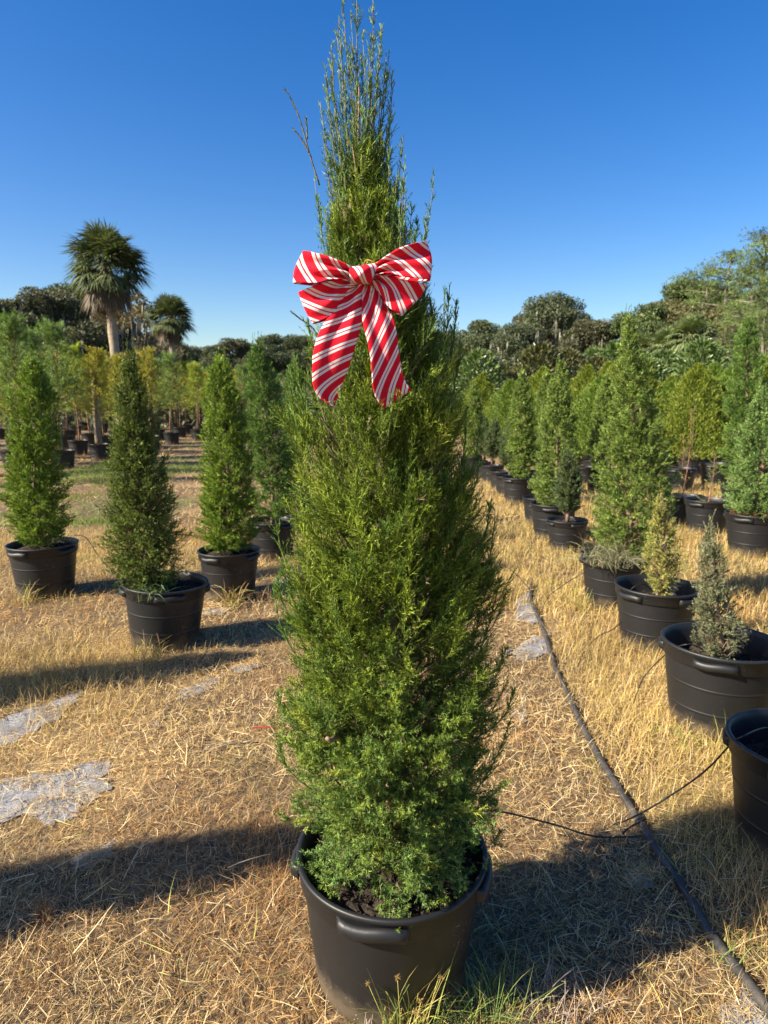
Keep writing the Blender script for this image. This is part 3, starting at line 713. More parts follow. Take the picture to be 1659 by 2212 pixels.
def spot(x, yr): return G(x, yr, 0.405)[:2]                        # rim centre seen at (x, yr)
A0, A1, A2, A3 = spot(92, 1176), spot(350, 1258), spot(494, 1180), spot(588, 1118)
bright = ((0.255, 0.345, 0.045), (0.125, 0.205, 0.032)); dark = ((0.19, 0.235, 0.05), (0.095, 0.14, 0.033)); bluish = ((0.165, 0.265, 0.05), (0.08, 0.155, 0.035))
J0 = juniper_meshes('juniper_a', px_rows([(775, 60, 76), (800, 42, 98), (850, 26, 112), (950, 20, 128), (1050, 16, 140), (1120, 18, 150), (1165, 36, 140)], A0), 31, 560, cols=bright, gap=0.1)
J1 = juniper_meshes('juniper_b', px_rows([(765, 268, 284), (800, 254, 306), (850, 244, 322), (950, 240, 342), (1050, 236, 366), (1150, 236, 388), (1220, 240, 394), (1262, 262, 380)], A1), 32, 600, m=8, cols=dark, gap=0.35, stray=0.14, Ls=0.040, La=(0.08, 0.10), nl=0.0145, nw=0.0048)
J2 = juniper_meshes('juniper_c', px_rows([(772, 466, 484), (800, 446, 504), (900, 440, 528), (1000, 437, 545), (1100, 431, 556), (1150, 434, 556), (1178, 446, 540)], A2), 33, 560, cols=bright, gap=0.0)
J3 = juniper_meshes('juniper_d', px_rows([(736, 548, 562), (770, 534, 578), (820, 530, 596), (900, 530, 620), (1000, 533, 636), (1080, 540, 642), (1112, 552, 626)], A3), 34, 480, cols=bluish, gap=0.1)
pg = 'black nursery pots in the juniper rows'
place_pot(PM, A0, 'black pot with a dented side below the bright juniper furthest from the bow', rz=-1.9, sc=1.04)
place_tree(J0, A0, 'bright green columnar juniper with dark shaded gaps in its shaggy side')
place_pot(PM, A1, 'black pot with green weed blades drooping over its rim', rz=0.4, sc=1.03, tilt=(0.02, 0.05))
place_tree(J1, A1, 'dull dark green loose juniper with bare stem showing near its top')
place_pot(PM, A2, 'black pot with dry yellow weed leaning against its front', rz=-2.0, sc=0.95)
place_tree(J2, A2, 'bright green dense columnar juniper standing before a darker twin')
place_pot(PM, A3, 'black pot half hidden behind the pot with the dry yellow weed', rz=0.9, sc=0.95)
place_tree(J3, A3, 'dark blue green columnar juniper behind the bright dense one')
# trees of the same rows just beyond the edge, whose shadows lie across the straw
for xy, me, s_, l in (((-3.15, 1.22), J2, 1.16, 'bright juniper in the row beside the bare ground cloth'), ((-3.55, 3.05), J0, 1.08, 'shaggy juniper in the row past the golden weeds'), ((-1.05, 8.1), J3, 0.95, 'dark juniper at the back of the short row')):
    place_pot(PM, xy, 'black pot under ' + l, rz=xy[1], sc=1.0); place_tree(me, xy, l, rz=xy[1], sc=s_)

# right-hand row, from the far end to the near one
B1, B2, B2s, B3, B4, B5, B6 = spot(1122, 1030), spot(1196, 1086), spot(1226, 1106), spot(1330, 1196), spot(1420, 1262), spot(1562, 1392), G(1752, 1600, 0.405)[:2]
green = ((0.245, 0.325, 0.068), (0.13, 0.20, 0.048))
K3 = juniper_meshes('juniper_e', px_rows([(690, 1352, 1366), (720, 1342, 1378), (780, 1328, 1394), (850, 1322, 1410), (900, 1310, 1428), (1000, 1292, 1448), (1100, 1280, 1452), (1160, 1286, 1440), (1195, 1300, 1400)], B3), 41, 640, cols=green, gap=0.1)
K2 = juniper_meshes('juniper_f', px_rows([(786, 1208, 1218), (820, 1186, 1232), (900, 1168, 1240), (1000, 1156, 1250), (1060, 1152, 1250), (1086, 1162, 1240)], B2), 42, 480, cols=green, gap=0.2, nw=0.006, nl=0.02, m=8, n=7)
K1 = juniper_meshes('juniper_g', px_rows([(800, 1124, 1132), (840, 1108, 1148), (920, 1098, 1158), (990, 1094, 1162), (1028, 1104, 1150)], B1), 43, 380, cols=green, gap=0.2, nw=0.008, nl=0.024, m=7, n=6)
C1 = spot(1630, 1112)
K4 = juniper_meshes('juniper_h', px_rows([(838, 1640, 1652), (880, 1618, 1676), (950, 1598, 1700), (1040, 1578, 1716), (1090, 1574, 1712), (1112, 1590, 1690)], C1), 44, 460, cols=((0.23, 0.34, 0.10), (0.135, 0.22, 0.065)), gap=0.1, nw=0.006, nl=0.02)
place_pot(PM, B3, 'black pot overgrown with trailing weeds under the largest bright juniper', rz=0.2, sc=1.0)
place_tree(K3, B3, 'large bright green juniper with two side lobes and trailing weeds below')
place_pot(PM, B2, 'black pot under the plain cone shaped juniper with a brown twig', rz=1.2)
place_tree(K2, B2, 'plain cone shaped green juniper between the slim one and the largest one')
place_pot(PM, B1, 'black pot under the slim juniper far along the grassy strip', rz=2.2)
place_tree(K1, B1, 'slim light green juniper far along the grassy strip')
place_pot(PM, C1, 'wide black pot with rusty brown dead twigs at its soil', rz=0.7, sc=1.06)
place_tree(K4, C1, 'dense pale green conical juniper with rusty brown twigs at its foot')
# small stock
sm_y = ((0.40, 0.37, 0.11), (0.26, 0.28, 0.08)); sm_g = ((0.25, 0.255, 0.145), (0.17, 0.19, 0.10)); sm_d = ((0.13, 0.17, 0.07), (0.09, 0.13, 0.05))
S4 = juniper_meshes('juniper_small_a', px_rows([(1072, 1424, 1430), (1100, 1414, 1446), (1150, 1402, 1462), (1210, 1396, 1474), (1260, 1404, 1462), (1278, 1414, 1448)], B4), 51, 95, m=9, n=9, cols=sm_y, gap=0.8, stray=0.4, z0=0.25, Ls=0.032, nl=0.017, nw=0.0032, dens_in=0.35)
S5 = juniper_meshes('juniper_small_b', px_rows([(1140, 1528, 1538), (1180, 1516, 1556), (1250, 1508, 1572), (1330, 1500, 1596), (1380, 1506, 1604), (1412, 1520, 1580)], B5), 52, 105, m=10, n=10, cols=sm_g, gap=0.8, stray=0.4, z0=0.25, Ls=0.030, nl=0.015, nw=0.0027, dens_in=0.4)
S2 = juniper_meshes('juniper_small_c', px_rows([(975, 1222, 1228), (1010, 1206, 1248), (1060, 1196, 1262), (1096, 1204, 1252)], B2s), 53, 220, m=8, n=7, cols=sm_d, gap=0.4, stray=0.2, nw=0.006, nl=0.018)
place_pot(PM_LOW, B4, 'black pot with a drip tube over its rim round a yellowish small juniper', rz=0.5, sc=1.0)
place_tree(S4, B4, 'small sparse yellowish green juniper set low in its pot')
place_pot(PM_LOW, B5, 'wide scuffed black pot with a torn lip round a greyish small juniper', rz=1.0, sc=1.06)
place_tree(S5, B5, 'small greyish green juniper with withered side twigs')
place_pot(PM, B2s, 'black pot holding a short bushy juniper beside the cone shaped one', rz=0.3, sc=0.82)
place_tree(S2, B2s, 'short bushy dark green juniper beside the cone shaped one')
place_pot(PM_LOW, B6, 'empty looking black pot reached by the long drip tube', rz=0.9, sc=1.0)
# thin yellow saplings and further pots of the second row
def wispy(seed, h, col, bark=(0.30, 0.15, 0.08), nb=26, rad=0.14):
    rg = np.random.default_rng(seed); tk = MB(); mb = MB(); zs = np.linspace(0.25, h, 9); path = np.stack([0.03 * np.sin(zs * 3 + seed), 0.02 * np.cos(zs * 4), zs], 1)
    tk.tube(path, np.linspace(0.008, 0.002, 9), 5)
    z = 0.32 + (h - 0.32) * rg.random(nb) ** 0.9; th = rg.random(nb) * 6.283; f = (z - .3) / (h - .3); L = rad * (1.1 - 0.8 * f)
    b = np.stack([np.interp(z, zs, path[:, 0]), np.interp(z, zs, path[:, 1]), z], 1)
    ax = norm(np.stack([np.cos(th), np.sin(th), 0.5 + 0.6 * f], 1)); tip = b + ax * L[:, None]
    plumes(mb, rg, tip, ax, L, 7, 0.035, 7, 0.017, 0.0052, 0.6, 0.8, lambda t: np.tile(np.array(col), (len(t), 1)) * (0.8 + .4 * rg.random((len(t), 1))), 0.003, (0.25, 0.14, 0.07))
    return tk.mesh('sapling_trunk', M['redbark'], True), mb.mesh('sapling_crown', M['needle'])
C2, C3, C4, C5 = spot(1478, 1066), spot(1530, 1078), spot(1470, 1010), spot(1545, 1000)
W1 = wispy(61, 1.42, (0.27, 0.25, 0.06)); W2 = wispy(62, 0.98, (0.20, 0.26, 0.06)); W3 = wispy(63, 0.95, (0.22, 0.18, 0.12))
place_pot(PM, C2, 'black pot of the thin yellow sapling with a reddish stem', rz=0.1, sc=0.95); place_tree(W1, C2, 'thin tall yellow green sapling with a bare reddish stem', name='sapling')
place_pot(PM, C3, 'black pot behind the greyish small juniper holding a short leafy shoot', rz=0.6); place_tree(W2, C3, 'short light green leafy shoot in the second row', name='sapling')
place_pot(PM, C4, 'black pot with a withered brown seedling', rz=0.6); place_tree(W3, C4, 'withered brown seedling behind the thin yellow sapling', name='sapling')
place_pot(PM, C5, 'black pot with bare soil before the yellow green hedge', rz=0.9)
gr = 'small pots along the far end of the grassy strip'
for i, (x, y) in enumerate(((1168, 1062), (1100, 1018), (1086, 1008), (1064, 996), (1046, 988), (1284, 986), (1266, 1000))):
    c = spot(x, y); place_pot(PM_FAR, c, 'small black pot by the far end of the grassy strip', gr, rz=i, sc=0.85, handles=0)
    if i in (1, 3, 4): place_tree(S2, c, 'low bushy juniper far along the grassy strip', 'low junipers far along the strip', rz=i * 1.1, sc=1.15)
far_j = 'distant green junipers behind the first rows'
for i, (x, yb, s_) in enumerate(((1172, 1016, 1.0), (1022, 985, .95), (1300, 1010, 1.0), (1602, 1046, 1.25), (1690, 1030, 1.1))):
    c = spot(x, yb); place_pot(PM_FAR, c, 'black pot of a distant juniper behind the first rows', 'pots of the distant junipers', rz=i, handles=0); place_tree(K1 if i != 3 else J3, c, ('green juniper just behind the slim one along the grassy strip', 'lone far juniper where the grassy strip ends', 'juniper hidden behind the largest bright juniper', 'blue green juniper behind the dense pale one', 'juniper beyond the dense pale one and the yellow hedge')[i], far_j, rz=i * 1.7, sc=s_)
# rusty dead twigs at the foot of the pale juniper
dt = MB(); rg_ = np.random.default_rng(5); n_ = 90; th_ = 2.6 + 2.4 * rg_.random(n_)
pb = np.stack([0.15 * np.cos(th_), 0.15 * np.sin(th_), 0.36 + 0.08 * rg_.random(n_)], 1); da = norm(np.stack([np.cos(th_), np.sin(th_), 0.1 + .5 * rg_.random(n_)], 1))
needles(dt, rg_, pb, da, np.full(n_, 0.08), 12, 0.03, 0.005, 0.6, np.tile((0.22, 0.11, 0.05), (n_, 1)))
tag(link('dead_twigs', dt.mesh('dead_twigs', M['straw']), loc=(C1[0], C1[1], 0)), 'rusty brown dead twigs at the foot of the pale juniper', 'twigs')

# ------------------------------------------------------------------ potted saplings to the left (yellowing, staked)
def cypress(seed, ca, cb):
    rg = np.random.default_rng(seed); tk = MB(); mb = MB(); h = 3.0
    zs = np.linspace(0.33, h, 10); path = np.stack([0.05 * np.sin(zs * 1.6 + seed), 0.04 * np.cos(zs * 1.3 + seed), zs], 1)
    tk.tube(path, np.linspace(0.026, 0.004, 10), 6)
    N = 150; z = 1.25 + 1.8 * rg.random(N) ** 0.85; th = rg.random(N) * 6.283; f = (z - 1.3) / 1.75
    L = (0.78 * (1 - 0.72 * f) + 0.12) * (0.55 + 0.6 * rg.random(N)); b = np.stack([np.interp(z, zs, path[:, 0]), np.interp(z, zs, path[:, 1]), z], 1)
    ax = norm(np.stack([np.cos(th), np.sin(th), 0.25 + 0.9 * f + 0.25 * rg.normal(size=N)], 1)); tip = b + ax * L[:, None]
    ca, cb = np.array(ca), np.array(cb)
    def cf(t): k = rg.random((len(t), 1)); return ca * k + cb * (1 - k)
    plumes(mb, rg, tip, ax, L, 10, 0.17, 9, 0.075, 0.011, 0.75, 0.8, cf, 0.006, (0.25, 0.16, 0.09))
    st = MB(); st.tube([(0.06, 0.03, 0.33), (0.10 * (-1) ** seed, 0.02, 2.3)], [0.011, 0.009], 5)
    return tk.mesh('cypress_trunk', M['redbark'], True), mb.mesh('cypress_crown', M['leaf']), st.mesh('cypress_stake', M['stake'])
CY = [cypress(71, (0.42, 0.45, 0.05), (0.25, 0.34, 0.05)), cypress(72, (0.46, 0.39, 0.045), (0.32, 0.33, 0.05)), cypress(73, (0.21, 0.32, 0.08), (0.15, 0.24, 0.06))]
kinds = ['yellow green feathery sapling with stake in the block of staked saplings', 'golden yellow feathery sapling with stake in the block of staked saplings', 'mid green feathery sapling with stake in the block of staked saplings']
for ci, cx in enumerate((-7.35, -8.7, -10.1, -11.6, -13.2, -15)):
    y = 12.2 + ci * 1.7
    while y < 52:
        x_ = cx + 0.12 * rng.normal(); y_ = y + 0.15 * rng.normal()
        k = int(rng.choice(3, p=(0.46, 0.22, 0.32))); s_ = 0.82 + 0.20 * rng.random()
        if abs(x_ / y_) < 0.66:
            place_pot(PM_FAR, (x_, y_), 'black pot in the block of staked saplings', 'pots in the block of staked saplings', rz=y, sc=1.05, handles=0, near=y < 16)
            e = place_tree(CY[k], (x_, y_), kinds[k], ['yellow green staked saplings', 'golden staked saplings', 'green staked saplings'][k], 'staked_sapling', rz=rng.random() * 6.28, sc=s_)
            link('stake', CY[k][2], e)
        y += 1.45 + 0.03 * y
# timber post in that block
pp = MB(); V = []; c0 = G(214, 998)
pp.lathe([(0.001, 0.0), (0.075, 0.0), (0.075, 1.2), (0.07, 2.4), (0.066, 2.45), (0.001, 2.46)], 14)
tag(link('timber_post', pp.mesh('timber_post', M['wood'], True), loc=(c0[0] - 0.45, c0[1] + 1.1, -0.02)), 'weathered round timber post among the staked saplings', 'post')

# ------------------------------------------------------------------ hedge-like stock to the right
def leafy(seed, h, rad, N, leaf, lw, ca, cb, mat, cone=0.6, z0=0.35, up=0.5, fold=True):
    rg = np.random.default_rng(seed); tk = MB(); mb = MB(); tk.tube([(0, 0, 0.32), (0.02, 0.01, h * .5), (0, 0, h * .93)], [0.02, 0.014, 0.004], 5)
    z = z0 + (h - z0) * rg.random(N) ** 0.85; th = rg.random(N) * 6.283; f = (z - z0) / (h - z0)
    Rr = rad * (1 - cone * f ** 1.3) * np.clip((1 - f) * 6, 0, 1) ** 0.5 * np.clip(f * 5 + .35, 0, 1)
    lump = 1 + 0.20 * np.sin(4 * th + 6 * z + seed) + 0.18 * np.sin(7 * th - 9 * z) + 0.14 * np.sin(3 * th + 19 * z)
    r = Rr * lump * (0.35 + 0.68 * rg.random(N) ** 0.5)
    p = np.stack([r * np.cos(th), r * np.sin(th), z], 1); d = norm(np.stack([np.cos(th), np.sin(th), np.full(N, up)], 1) + 0.55 * rg.normal(size=(N, 3)))
    s_ = norm(np.cross(d, rg.normal(size=(N, 3)))) ; l = leaf * (0.6 + 0.7 * rg.random((N, 1))); w = lw * (0.6 + 0.7 * rg.random((N, 1)))
    m_ = p + d * l * 0.45 ; nn = np.cross(d, s_) * w * 0.35
    T = np.concatenate([np.stack([p, m_ + s_ * w + nn, p + d * l], 1), np.stack([p, p + d * l, m_ - s_ * w + nn], 1)])
    k = rg.random((N, 1)); c = np.array(ca) * k + np.array(cb) * (1 - k)
    mb.soup(T, np.concatenate([c, c])); return tk.mesh('shrub_trunk', M['greybark']), mb.mesh('shrub_crown', mat)
YH = [leafy(81, 2.3, 0.80, 11000, 0.075, 0.011, (0.25, 0.285, 0.03), (0.095, 0.145, 0.022), M['leaf'], cone=0.78, up=1.5), leafy(82, 2.15, 0.76, 11000, 0.075, 0.011, (0.20, 0.285, 0.04), (0.09, 0.15, 0.028), M['leaf'], cone=0.78, up=1.5)]
MG = [leafy(91, 3.1, 1.0, 3200, 0.17, 0.036, (0.14, 0.20, 0.055), (0.085, 0.135, 0.04), M['glossy'], cone=0.5, up=0.9), leafy(92, 2.9, 0.95, 3000, 0.17, 0.036, (0.12, 0.105, 0.035), (0.06, 0.08, 0.026), M['glossy'], cone=0.5, up=0.9)]
for r_, yy in enumerate((14.6, 16.4, 18.3, 20.4)):
    x_ = (4.5, 3.9, 3.3, 2.9)[r_]
    while x_ < yy * 0.62:
        k = int(rng.random() < 0.5); y_ = yy + 0.25 * rng.normal()
        place_pot(PM_FAR, (x_, y_), 'black pot under the yellow green hedge shrubs', 'pots of the yellow green shrubs', rz=x_, sc=1.08, handles=0, near=False)
        place_tree(YH[k], (x_, y_), ('lime yellow upright leafy shrub in the potted hedge', 'olive green upright leafy shrub in the potted hedge')[k], ('lime yellow hedge shrubs', 'olive hedge shrubs')[k], 'hedge_shrub', rz=rng.random() * 6.28, sc=(1.0, 1.0, 0.88 + 0.25 * rng.random()), cat='shrub')
        x_ += 0.78 + 0.25 * rng.random()
for r_, yy in enumerate((23.5, 26.5, 29.5)):
    x_ = 3.2
    while x_ < yy * 0.6:
        k = 1 if (x_ < 8.5 and rng.random() < 0.7) or rng.random() < 0.15 else 0
        place_tree(MG[k], (x_, yy + 0.4 * rng.normal()), ('glossy dark green magnolia behind the potted hedge', 'bronze brown leaved magnolia behind the potted hedge')[k], ('glossy green magnolias', 'bronze magnolias')[k], 'magnolia_tree', rz=rng.random() * 6.28, sc=0.9 + 0.3 * rng.random())
        x_ += 1.7 + 0.5 * rng.random()

# ------------------------------------------------------------------ woodland round the field
def broadleaf(seed, h, spread, N, leaf, ca, cb, trunk_h=0.25, clumps=34, moss=0, flat=0.62, mat=None):
    rg = np.random.default_rng(seed); tk = MB(); mb = MB(); ms = MB()
    z0 = h * trunk_h; C = []; cr = []
    for i in range(clumps):
        th = rg.random() * 6.283; f = rg.random() ** 0.8; rr = spread * (1 - f ** 2.2 * 0.75) * math.sqrt(rg.random()) * 0.86
        C.append((rr * math.cos(th), rr * math.sin(th), z0 + (h * 0.9 - z0) * f)); cr.append(spread * (0.11 + 0.14 * rg.random()))
    C = np.array(C); cr = np.array(cr)
    w = cr ** 2; idx = rg.choice(clumps, N, p=w / w.sum()); d = norm(rg.normal(size=(N, 3)))
    rr = (0.45 + 0.6 * rg.random(N) ** 0.7)[:, None] * cr[idx][:, None]
    p = C[idx] + d * rr * np.array((1, 1, flat)); ok = p[:, 2] > h * 0.06; p, d, idx = p[ok], d[ok], idx[ok]; N = len(p)
    a = norm(rg.normal(size=(N, 3)) + d * 0.5); b = norm(np.cross(a, rg.normal(size=(N, 3)))); l = leaf * (0.5 + 0.9 * rg.random((N, 1)))
    cl = rg.random(clumps)[:, None]; c = (np.array(ca) * cl + np.array(cb) * (1 - cl))[idx] * (0.75 + 0.5 * rg.random((N, 1)))
    mb.soup(np.stack([p + a * l, p - a * l * .5 + b * l * .45, p - a * l * .4 - b * l * .45], 1), c)
    tk.tube([(0, 0, -0.2), (0.1, 0, z0 * .6), (0, 0.1, z0 * 1.2), (0.1, 0, h * .6)], [h * .034, h * .027, h * .022, h * .008], 8)
    for i in range(0, clumps, 2):
        s_ = np.array((0, 0, z0 * (0.7 + .5 * rg.random()))); e = C[i]
        tk.tube([s_, s_ * .5 + e * .5 + np.array((0, 0, -.06 * h * rg.random())), e], [h * .014, h * .009, h * .003], 5, cap=False)
    out = [tk.mesh('tree_trunk', M['greybark'], True), mb.mesh('tree_crown', mat or M['leaf'])]
    if moss:
        k = rg.choice(clumps, moss); dd = norm(rg.normal(size=(moss, 3))); b0 = C[k] + dd * cr[k][:, None] * np.array((1.0, 1.0, .35)) ; Lm = h * (0.05 + 0.11 * rg.random((moss, 1)))
        sd = norm(np.cross(np.array((0, 0, 1.0)), rg.normal(size=(moss, 3)))) * (0.06 + .05 * rg.random((moss, 1))); e = b0 - np.array((0, 0, 1)) * Lm + 0.1 * rg.normal(size=(moss, 3)); md = (b0 + e) / 2
        ms.soup(np.concatenate([np.stack([b0, md - sd, md + sd], 1), np.stack([md - sd, e, md + sd], 1)]), np.tile((0.30, 0.29, 0.23), (2 * moss, 1)) * (0.7 + .5 * rg.random((2 * moss, 1))))
        out.append(ms.mesh('tree_moss', M['moss']))
    return out
OAK = [broadleaf(101, 9.5, 5.4, 42000, 0.115, (0.105, 0.125, 0.06), (0.065, 0.085, 0.042), moss=520, clumps=74), broadleaf(102, 9.0, 5.0, 40000, 0.115, (0.125, 0.125, 0.065), (0.08, 0.085, 0.045), moss=200, clumps=66),
       broadleaf(103, 8.6, 4.6, 38000, 0.11, (0.115, 0.14, 0.065), (0.07, 0.09, 0.044), clumps=60)]
GRN = [broadleaf(104, 9.0, 4.4, 34000, 0.12, (0.145, 0.185, 0.06), (0.075, 0.105, 0.04), clumps=60), broadleaf(106, 8.0, 4.2, 32000, 0.12, (0.18, 0.165, 0.06), (0.095, 0.10, 0.045), clumps=58)]
BARE = broadleaf(105, 8.5, 3.4, 3800, 0.15, (0.22, 0.17, 0.07), (0.15, 0.12, 0.06), clumps=40, moss=120)
def at_px(x, Y_): return (x - 829.5) / F * Y_ / cp, Y_
def tree_px(meshes, x, top, dist, base_h, label, group, rz, name='oak_tree'):
    Y_ = dist; X_ = P(x, top, Y_)[0]; tz = P(x, top, Y_)[2]; s_ = tz / base_h
    return place_tree(meshes, (X_, Y_), label, group, name, rz=rz, sc=s_, third=('moss', meshes[2]) if len(meshes) > 2 else None)
lg = 'oaks behind the staked saplings'
for i, (x, top, d_, k) in enumerate(((-20, 640, 46, 1), (85, 618, 48, 1), (160, 612, 54, 0), (-90, 620, 50, 2), (30, 668, 60, 2), (215, 640, 62, 1))):
    tree_px(OAK[k], x, top, d_, (9.5, 9.0, 8.6)[k] * .97, ('mossy grey green oak behind the staked saplings', 'brownish grey oak behind the staked saplings', 'dull green oak behind the staked saplings')[k], lg + ' ' + 'abc'[k], i * 1.3)
for i, (x, top, d_) in enumerate(((285, 612, 52), (262, 655, 58), (310, 640, 60))):
    tree_px(BARE, x, top, d_, 8.4, 'thinly leaved tan tree between the two tall palms', 'thin tan trees between the palms', i * 2.1, 'thin_tree')
lg = 'far trees along the horizon'
for i, (x, top, d_, k) in enumerate(((455, 735, 75, 2), (500, 722, 82, 1), (545, 730, 90, 2), (590, 708, 85, 2), (640, 726, 95, 0), (690, 722, 90, 2), (740, 722, 95, 1), (790, 725, 90, 2), (850, 715, 92, 0), (905, 712, 88, 2), (950, 705, 84, 1), (420, 740, 84, 1), (370, 720, 80, 2))):
    tree_px((OAK[k][0], OAK[k][1]), x, top, d_, 9.0, 'small far off dark tree on the horizon', lg, i * 0.9)
for x, top, d_, k, l in ((1192, 634, 56, 0, 'big mossy oak with a broad domed crown hung with grey moss'), (1035, 690, 60, 2, 'rounded dull green oak at the open end of the far wood'), (1110, 700, 52, 0, 'lower mossy oak under the big domed oak'), (1280, 686, 52, 1, 'dark oak between the big domed oak and the pines'),
                         (1250, 672, 62, 2, 'dark oak close behind the big domed oak'), (1155, 672, 64, 1, 'dark oak filling behind the lower mossy oak'), (1330, 700, 66, 2, 'dim oak in the gap before the pine wood'), (1060, 712, 70, 1, 'dim far oak beside the rounded dull green oak')):
    tree_px(OAK[k], x, top, d_, (9.5, 9.0, 8.6)[k] * .97, l, 'oaks of the far wood', x * .01)
for i, (x, top, d_, k) in enumerate(((1390, 655, 48, 0), (1450, 640, 50, 1), (1500, 600, 54, 0), (1560, 650, 47, 1), (1640, 660, 46, 0), (1600, 690, 44, 1), (1420, 690, 45, 0), (1480, 650, 48, 1), (1540, 620, 52, 0), (1690, 640, 48, 1))):
    tree_px(GRN[k], x, top, d_, (9.0, 8.0)[k] * .97, ('leafy green tree in the wood below the pines', 'olive brown leafy tree in the wood below the pines')[k], 'leafy trees below the pines ' + 'ab'[k], i * 1.7, 'leafy_tree')

def pine(seed, h, spread, ca, cb):
    rg = np.random.default_rng(seed); tk = MB(); mb = MB(); tk.tube([(0, 0, -.2), (.1, 0, h * .4), (-.1, .1, h * .8), (0, 0, h * .97)], [h * .022, h * .018, h * .010, h * .003], 8)
    for i in range(40):
        f = rg.random() ** .75; z = h * (0.30 + 0.69 * f); th = rg.random() * 6.283; L = spread * (1 - 0.65 * f ** 1.6) * (0.45 + .6 * rg.random())
        e = np.array((L * math.cos(th), L * math.sin(th), z + 0.18 * L)); tk.tube([(0, 0, z - .1), e * np.array((.5, .5, 1)) + np.array((0, 0, -.12 * L)), e], [h * .007, h * .005, h * .002], 4, cap=False)
        for q in range(4):
            c = e * np.array((1, 1, 1)) + np.array((rg.normal() * .42, rg.normal() * .42, rg.normal() * .2)) - np.array((e[0], e[1], 0)) * (0.18 * q)
            n = 30; p = c + rg.normal(size=(n, 3)) * np.array((.30, .30, .11)); d = norm(rg.normal(size=(n, 3)) + np.array((0, 0, .7)))
            needles(mb, rg, p, d, np.full(n, .12), 4, 0.26, 0.032, 0.8, np.tile(np.array(ca) * rg.random() + np.array(cb) * .6, (n, 1)))
    return tk.mesh('pine_trunk', M['greybark'], True), mb.mesh('pine_crown', M['leaf'])
PN = [pine(111, 12, 3.6, (0.15, 0.20, 0.055), (0.09, 0.125, 0.04)), pine(112, 11, 3.4, (0.14, 0.19, 0.05), (0.085, 0.12, 0.042))]
for i, (x, top, d_, k) in enumerate(((1660, 500, 42, 0), (1580, 545, 47, 1), (1530, 590, 50, 0), (1625, 600, 38, 1), (1480, 600, 54, 1), (1700, 560, 38, 0), (1660, 640, 33, 1))):
    tree_px(PN[k], x, top, d_, (12, 11)[k], 'tall green pine with layered branches at the wood edge', 'pines at the wood edge', i * 1.1, 'pine_tree')

def palm(seed, h, crown_r, skirt, nf=70, tone=1.0):
    rg = np.random.default_rng(seed); tk = MB(); mb = MB(); dk = MB()
    zs = np.linspace(-.2, h, 14); rr = np.interp(zs, [0, .6, h], [.27, .2, .17]) * (1 + .05 * rg.normal(size=14))
    tk.tube(np.stack([0.10 * np.sin(zs * .35 + seed), 0 * zs, zs], 1), rr, 10); top = np.array((0.10 * math.sin(h * .35 + seed), 0, h))
    def fans(b, n, lo, hi, r, ca, cb, droop):
        for i in range(n):
            th = rg.random() * 6.283; el = R(lo + (hi - lo) * rg.random()); d = np.array((math.cos(th) * math.cos(el), math.sin(th) * math.cos(el), math.sin(el)))
            pl = r * (0.38 + .22 * rg.random()); hub = top + d * pl + np.array((0, 0, -droop * .25 * pl)); s_ = norm(np.cross(d, np.array((0, 0, 1.0)))); nrm = np.cross(s_, d)
            stems(b, rg, top[None] + 0, hub[None], 0.025, (0.15, 0.17, 0.06)); m = 26; an = np.linspace(-2.1, 2.1, m) + .05 * rg.normal(size=m)
            ld = norm(np.cos(an)[:, None] * d + np.sin(an)[:, None] * s_ + nrm * 0.12 - np.array((0, 0, 1)) * droop * (0.25 + .3 * rg.random((m, 1))))
            l = (r * .5 * (0.75 + .3 * rg.random(m)) * (1 - .18 * np.abs(an)))[:, None]; wv = norm(np.cross(ld, nrm)) * 0.034
            c = np.array(ca) * rg.random() + np.array(cb)
            mid = hub + ld * l * .5; tipp = hub + ld * l - np.array((0, 0, 1)) * l * .22 * droop
            b.soup(np.concatenate([np.stack([np.tile(hub, (m, 1)), mid + wv, mid - wv], 1), np.stack([mid + wv, tipp, mid - wv], 1)]), np.tile(c, (2 * m, 1)) * (0.8 + .4 * rg.random((2 * m, 1))))
    fans(mb, nf, -35, 80, crown_r, np.array((0.07, 0.08, 0.03)) * tone, np.array((0.075, 0.095, 0.042)) * tone, 0.9)
    fans(dk, skirt, -80, -38, crown_r * .9, (0.10, 0.08, 0.06), (0.12, 0.095, 0.065), 1.3)
    return tk.mesh('palm_trunk', M['palmbark'], True), mb.mesh('palm_crown', M['leaf']), dk.mesh('palm_skirt', M['straw'])
PL1 = palm(121, 7.0, 2.05, 46, 120); PL2 = palm(122, 6.6, 1.8, 26, 120); PL3 = palm(123, 4.6, 1.35, 26, 110, 1.7)
def palm_px(me, x, cy, dist, h, label, rz, group=None):
    Y_ = dist; X_ = P(x, cy, Y_)[0]; s_ = P(x, cy, Y_)[2] / h
    e = place_tree(me, (X_, Y_), label, group, 'palm_tree', rz=rz, sc=s_); link('dead_fronds', me[2], e)
palm_px(PL1, 234, 566, 29, 7.0, 'tall cabbage palm with a full skirt of dead grey fronds', 0.4)
palm_px(PL2, 370, 682, 44, 6.6, 'shorter round headed palm beside the tall cabbage palm', 1.4)
palm_px(PL3, 1490, 722, 31, 4.6, 'grey green palm with drooping dead fronds before the pine wood', 2.0)
palm_px(PL3, 1436, 745, 33, 4.6, 'low palm half hidden by its taller grey green neighbour', 3.0)
palm_px(PL3, 1392, 752, 34, 4.6, 'low palm at the shaded end of the pine wood', 5.0)
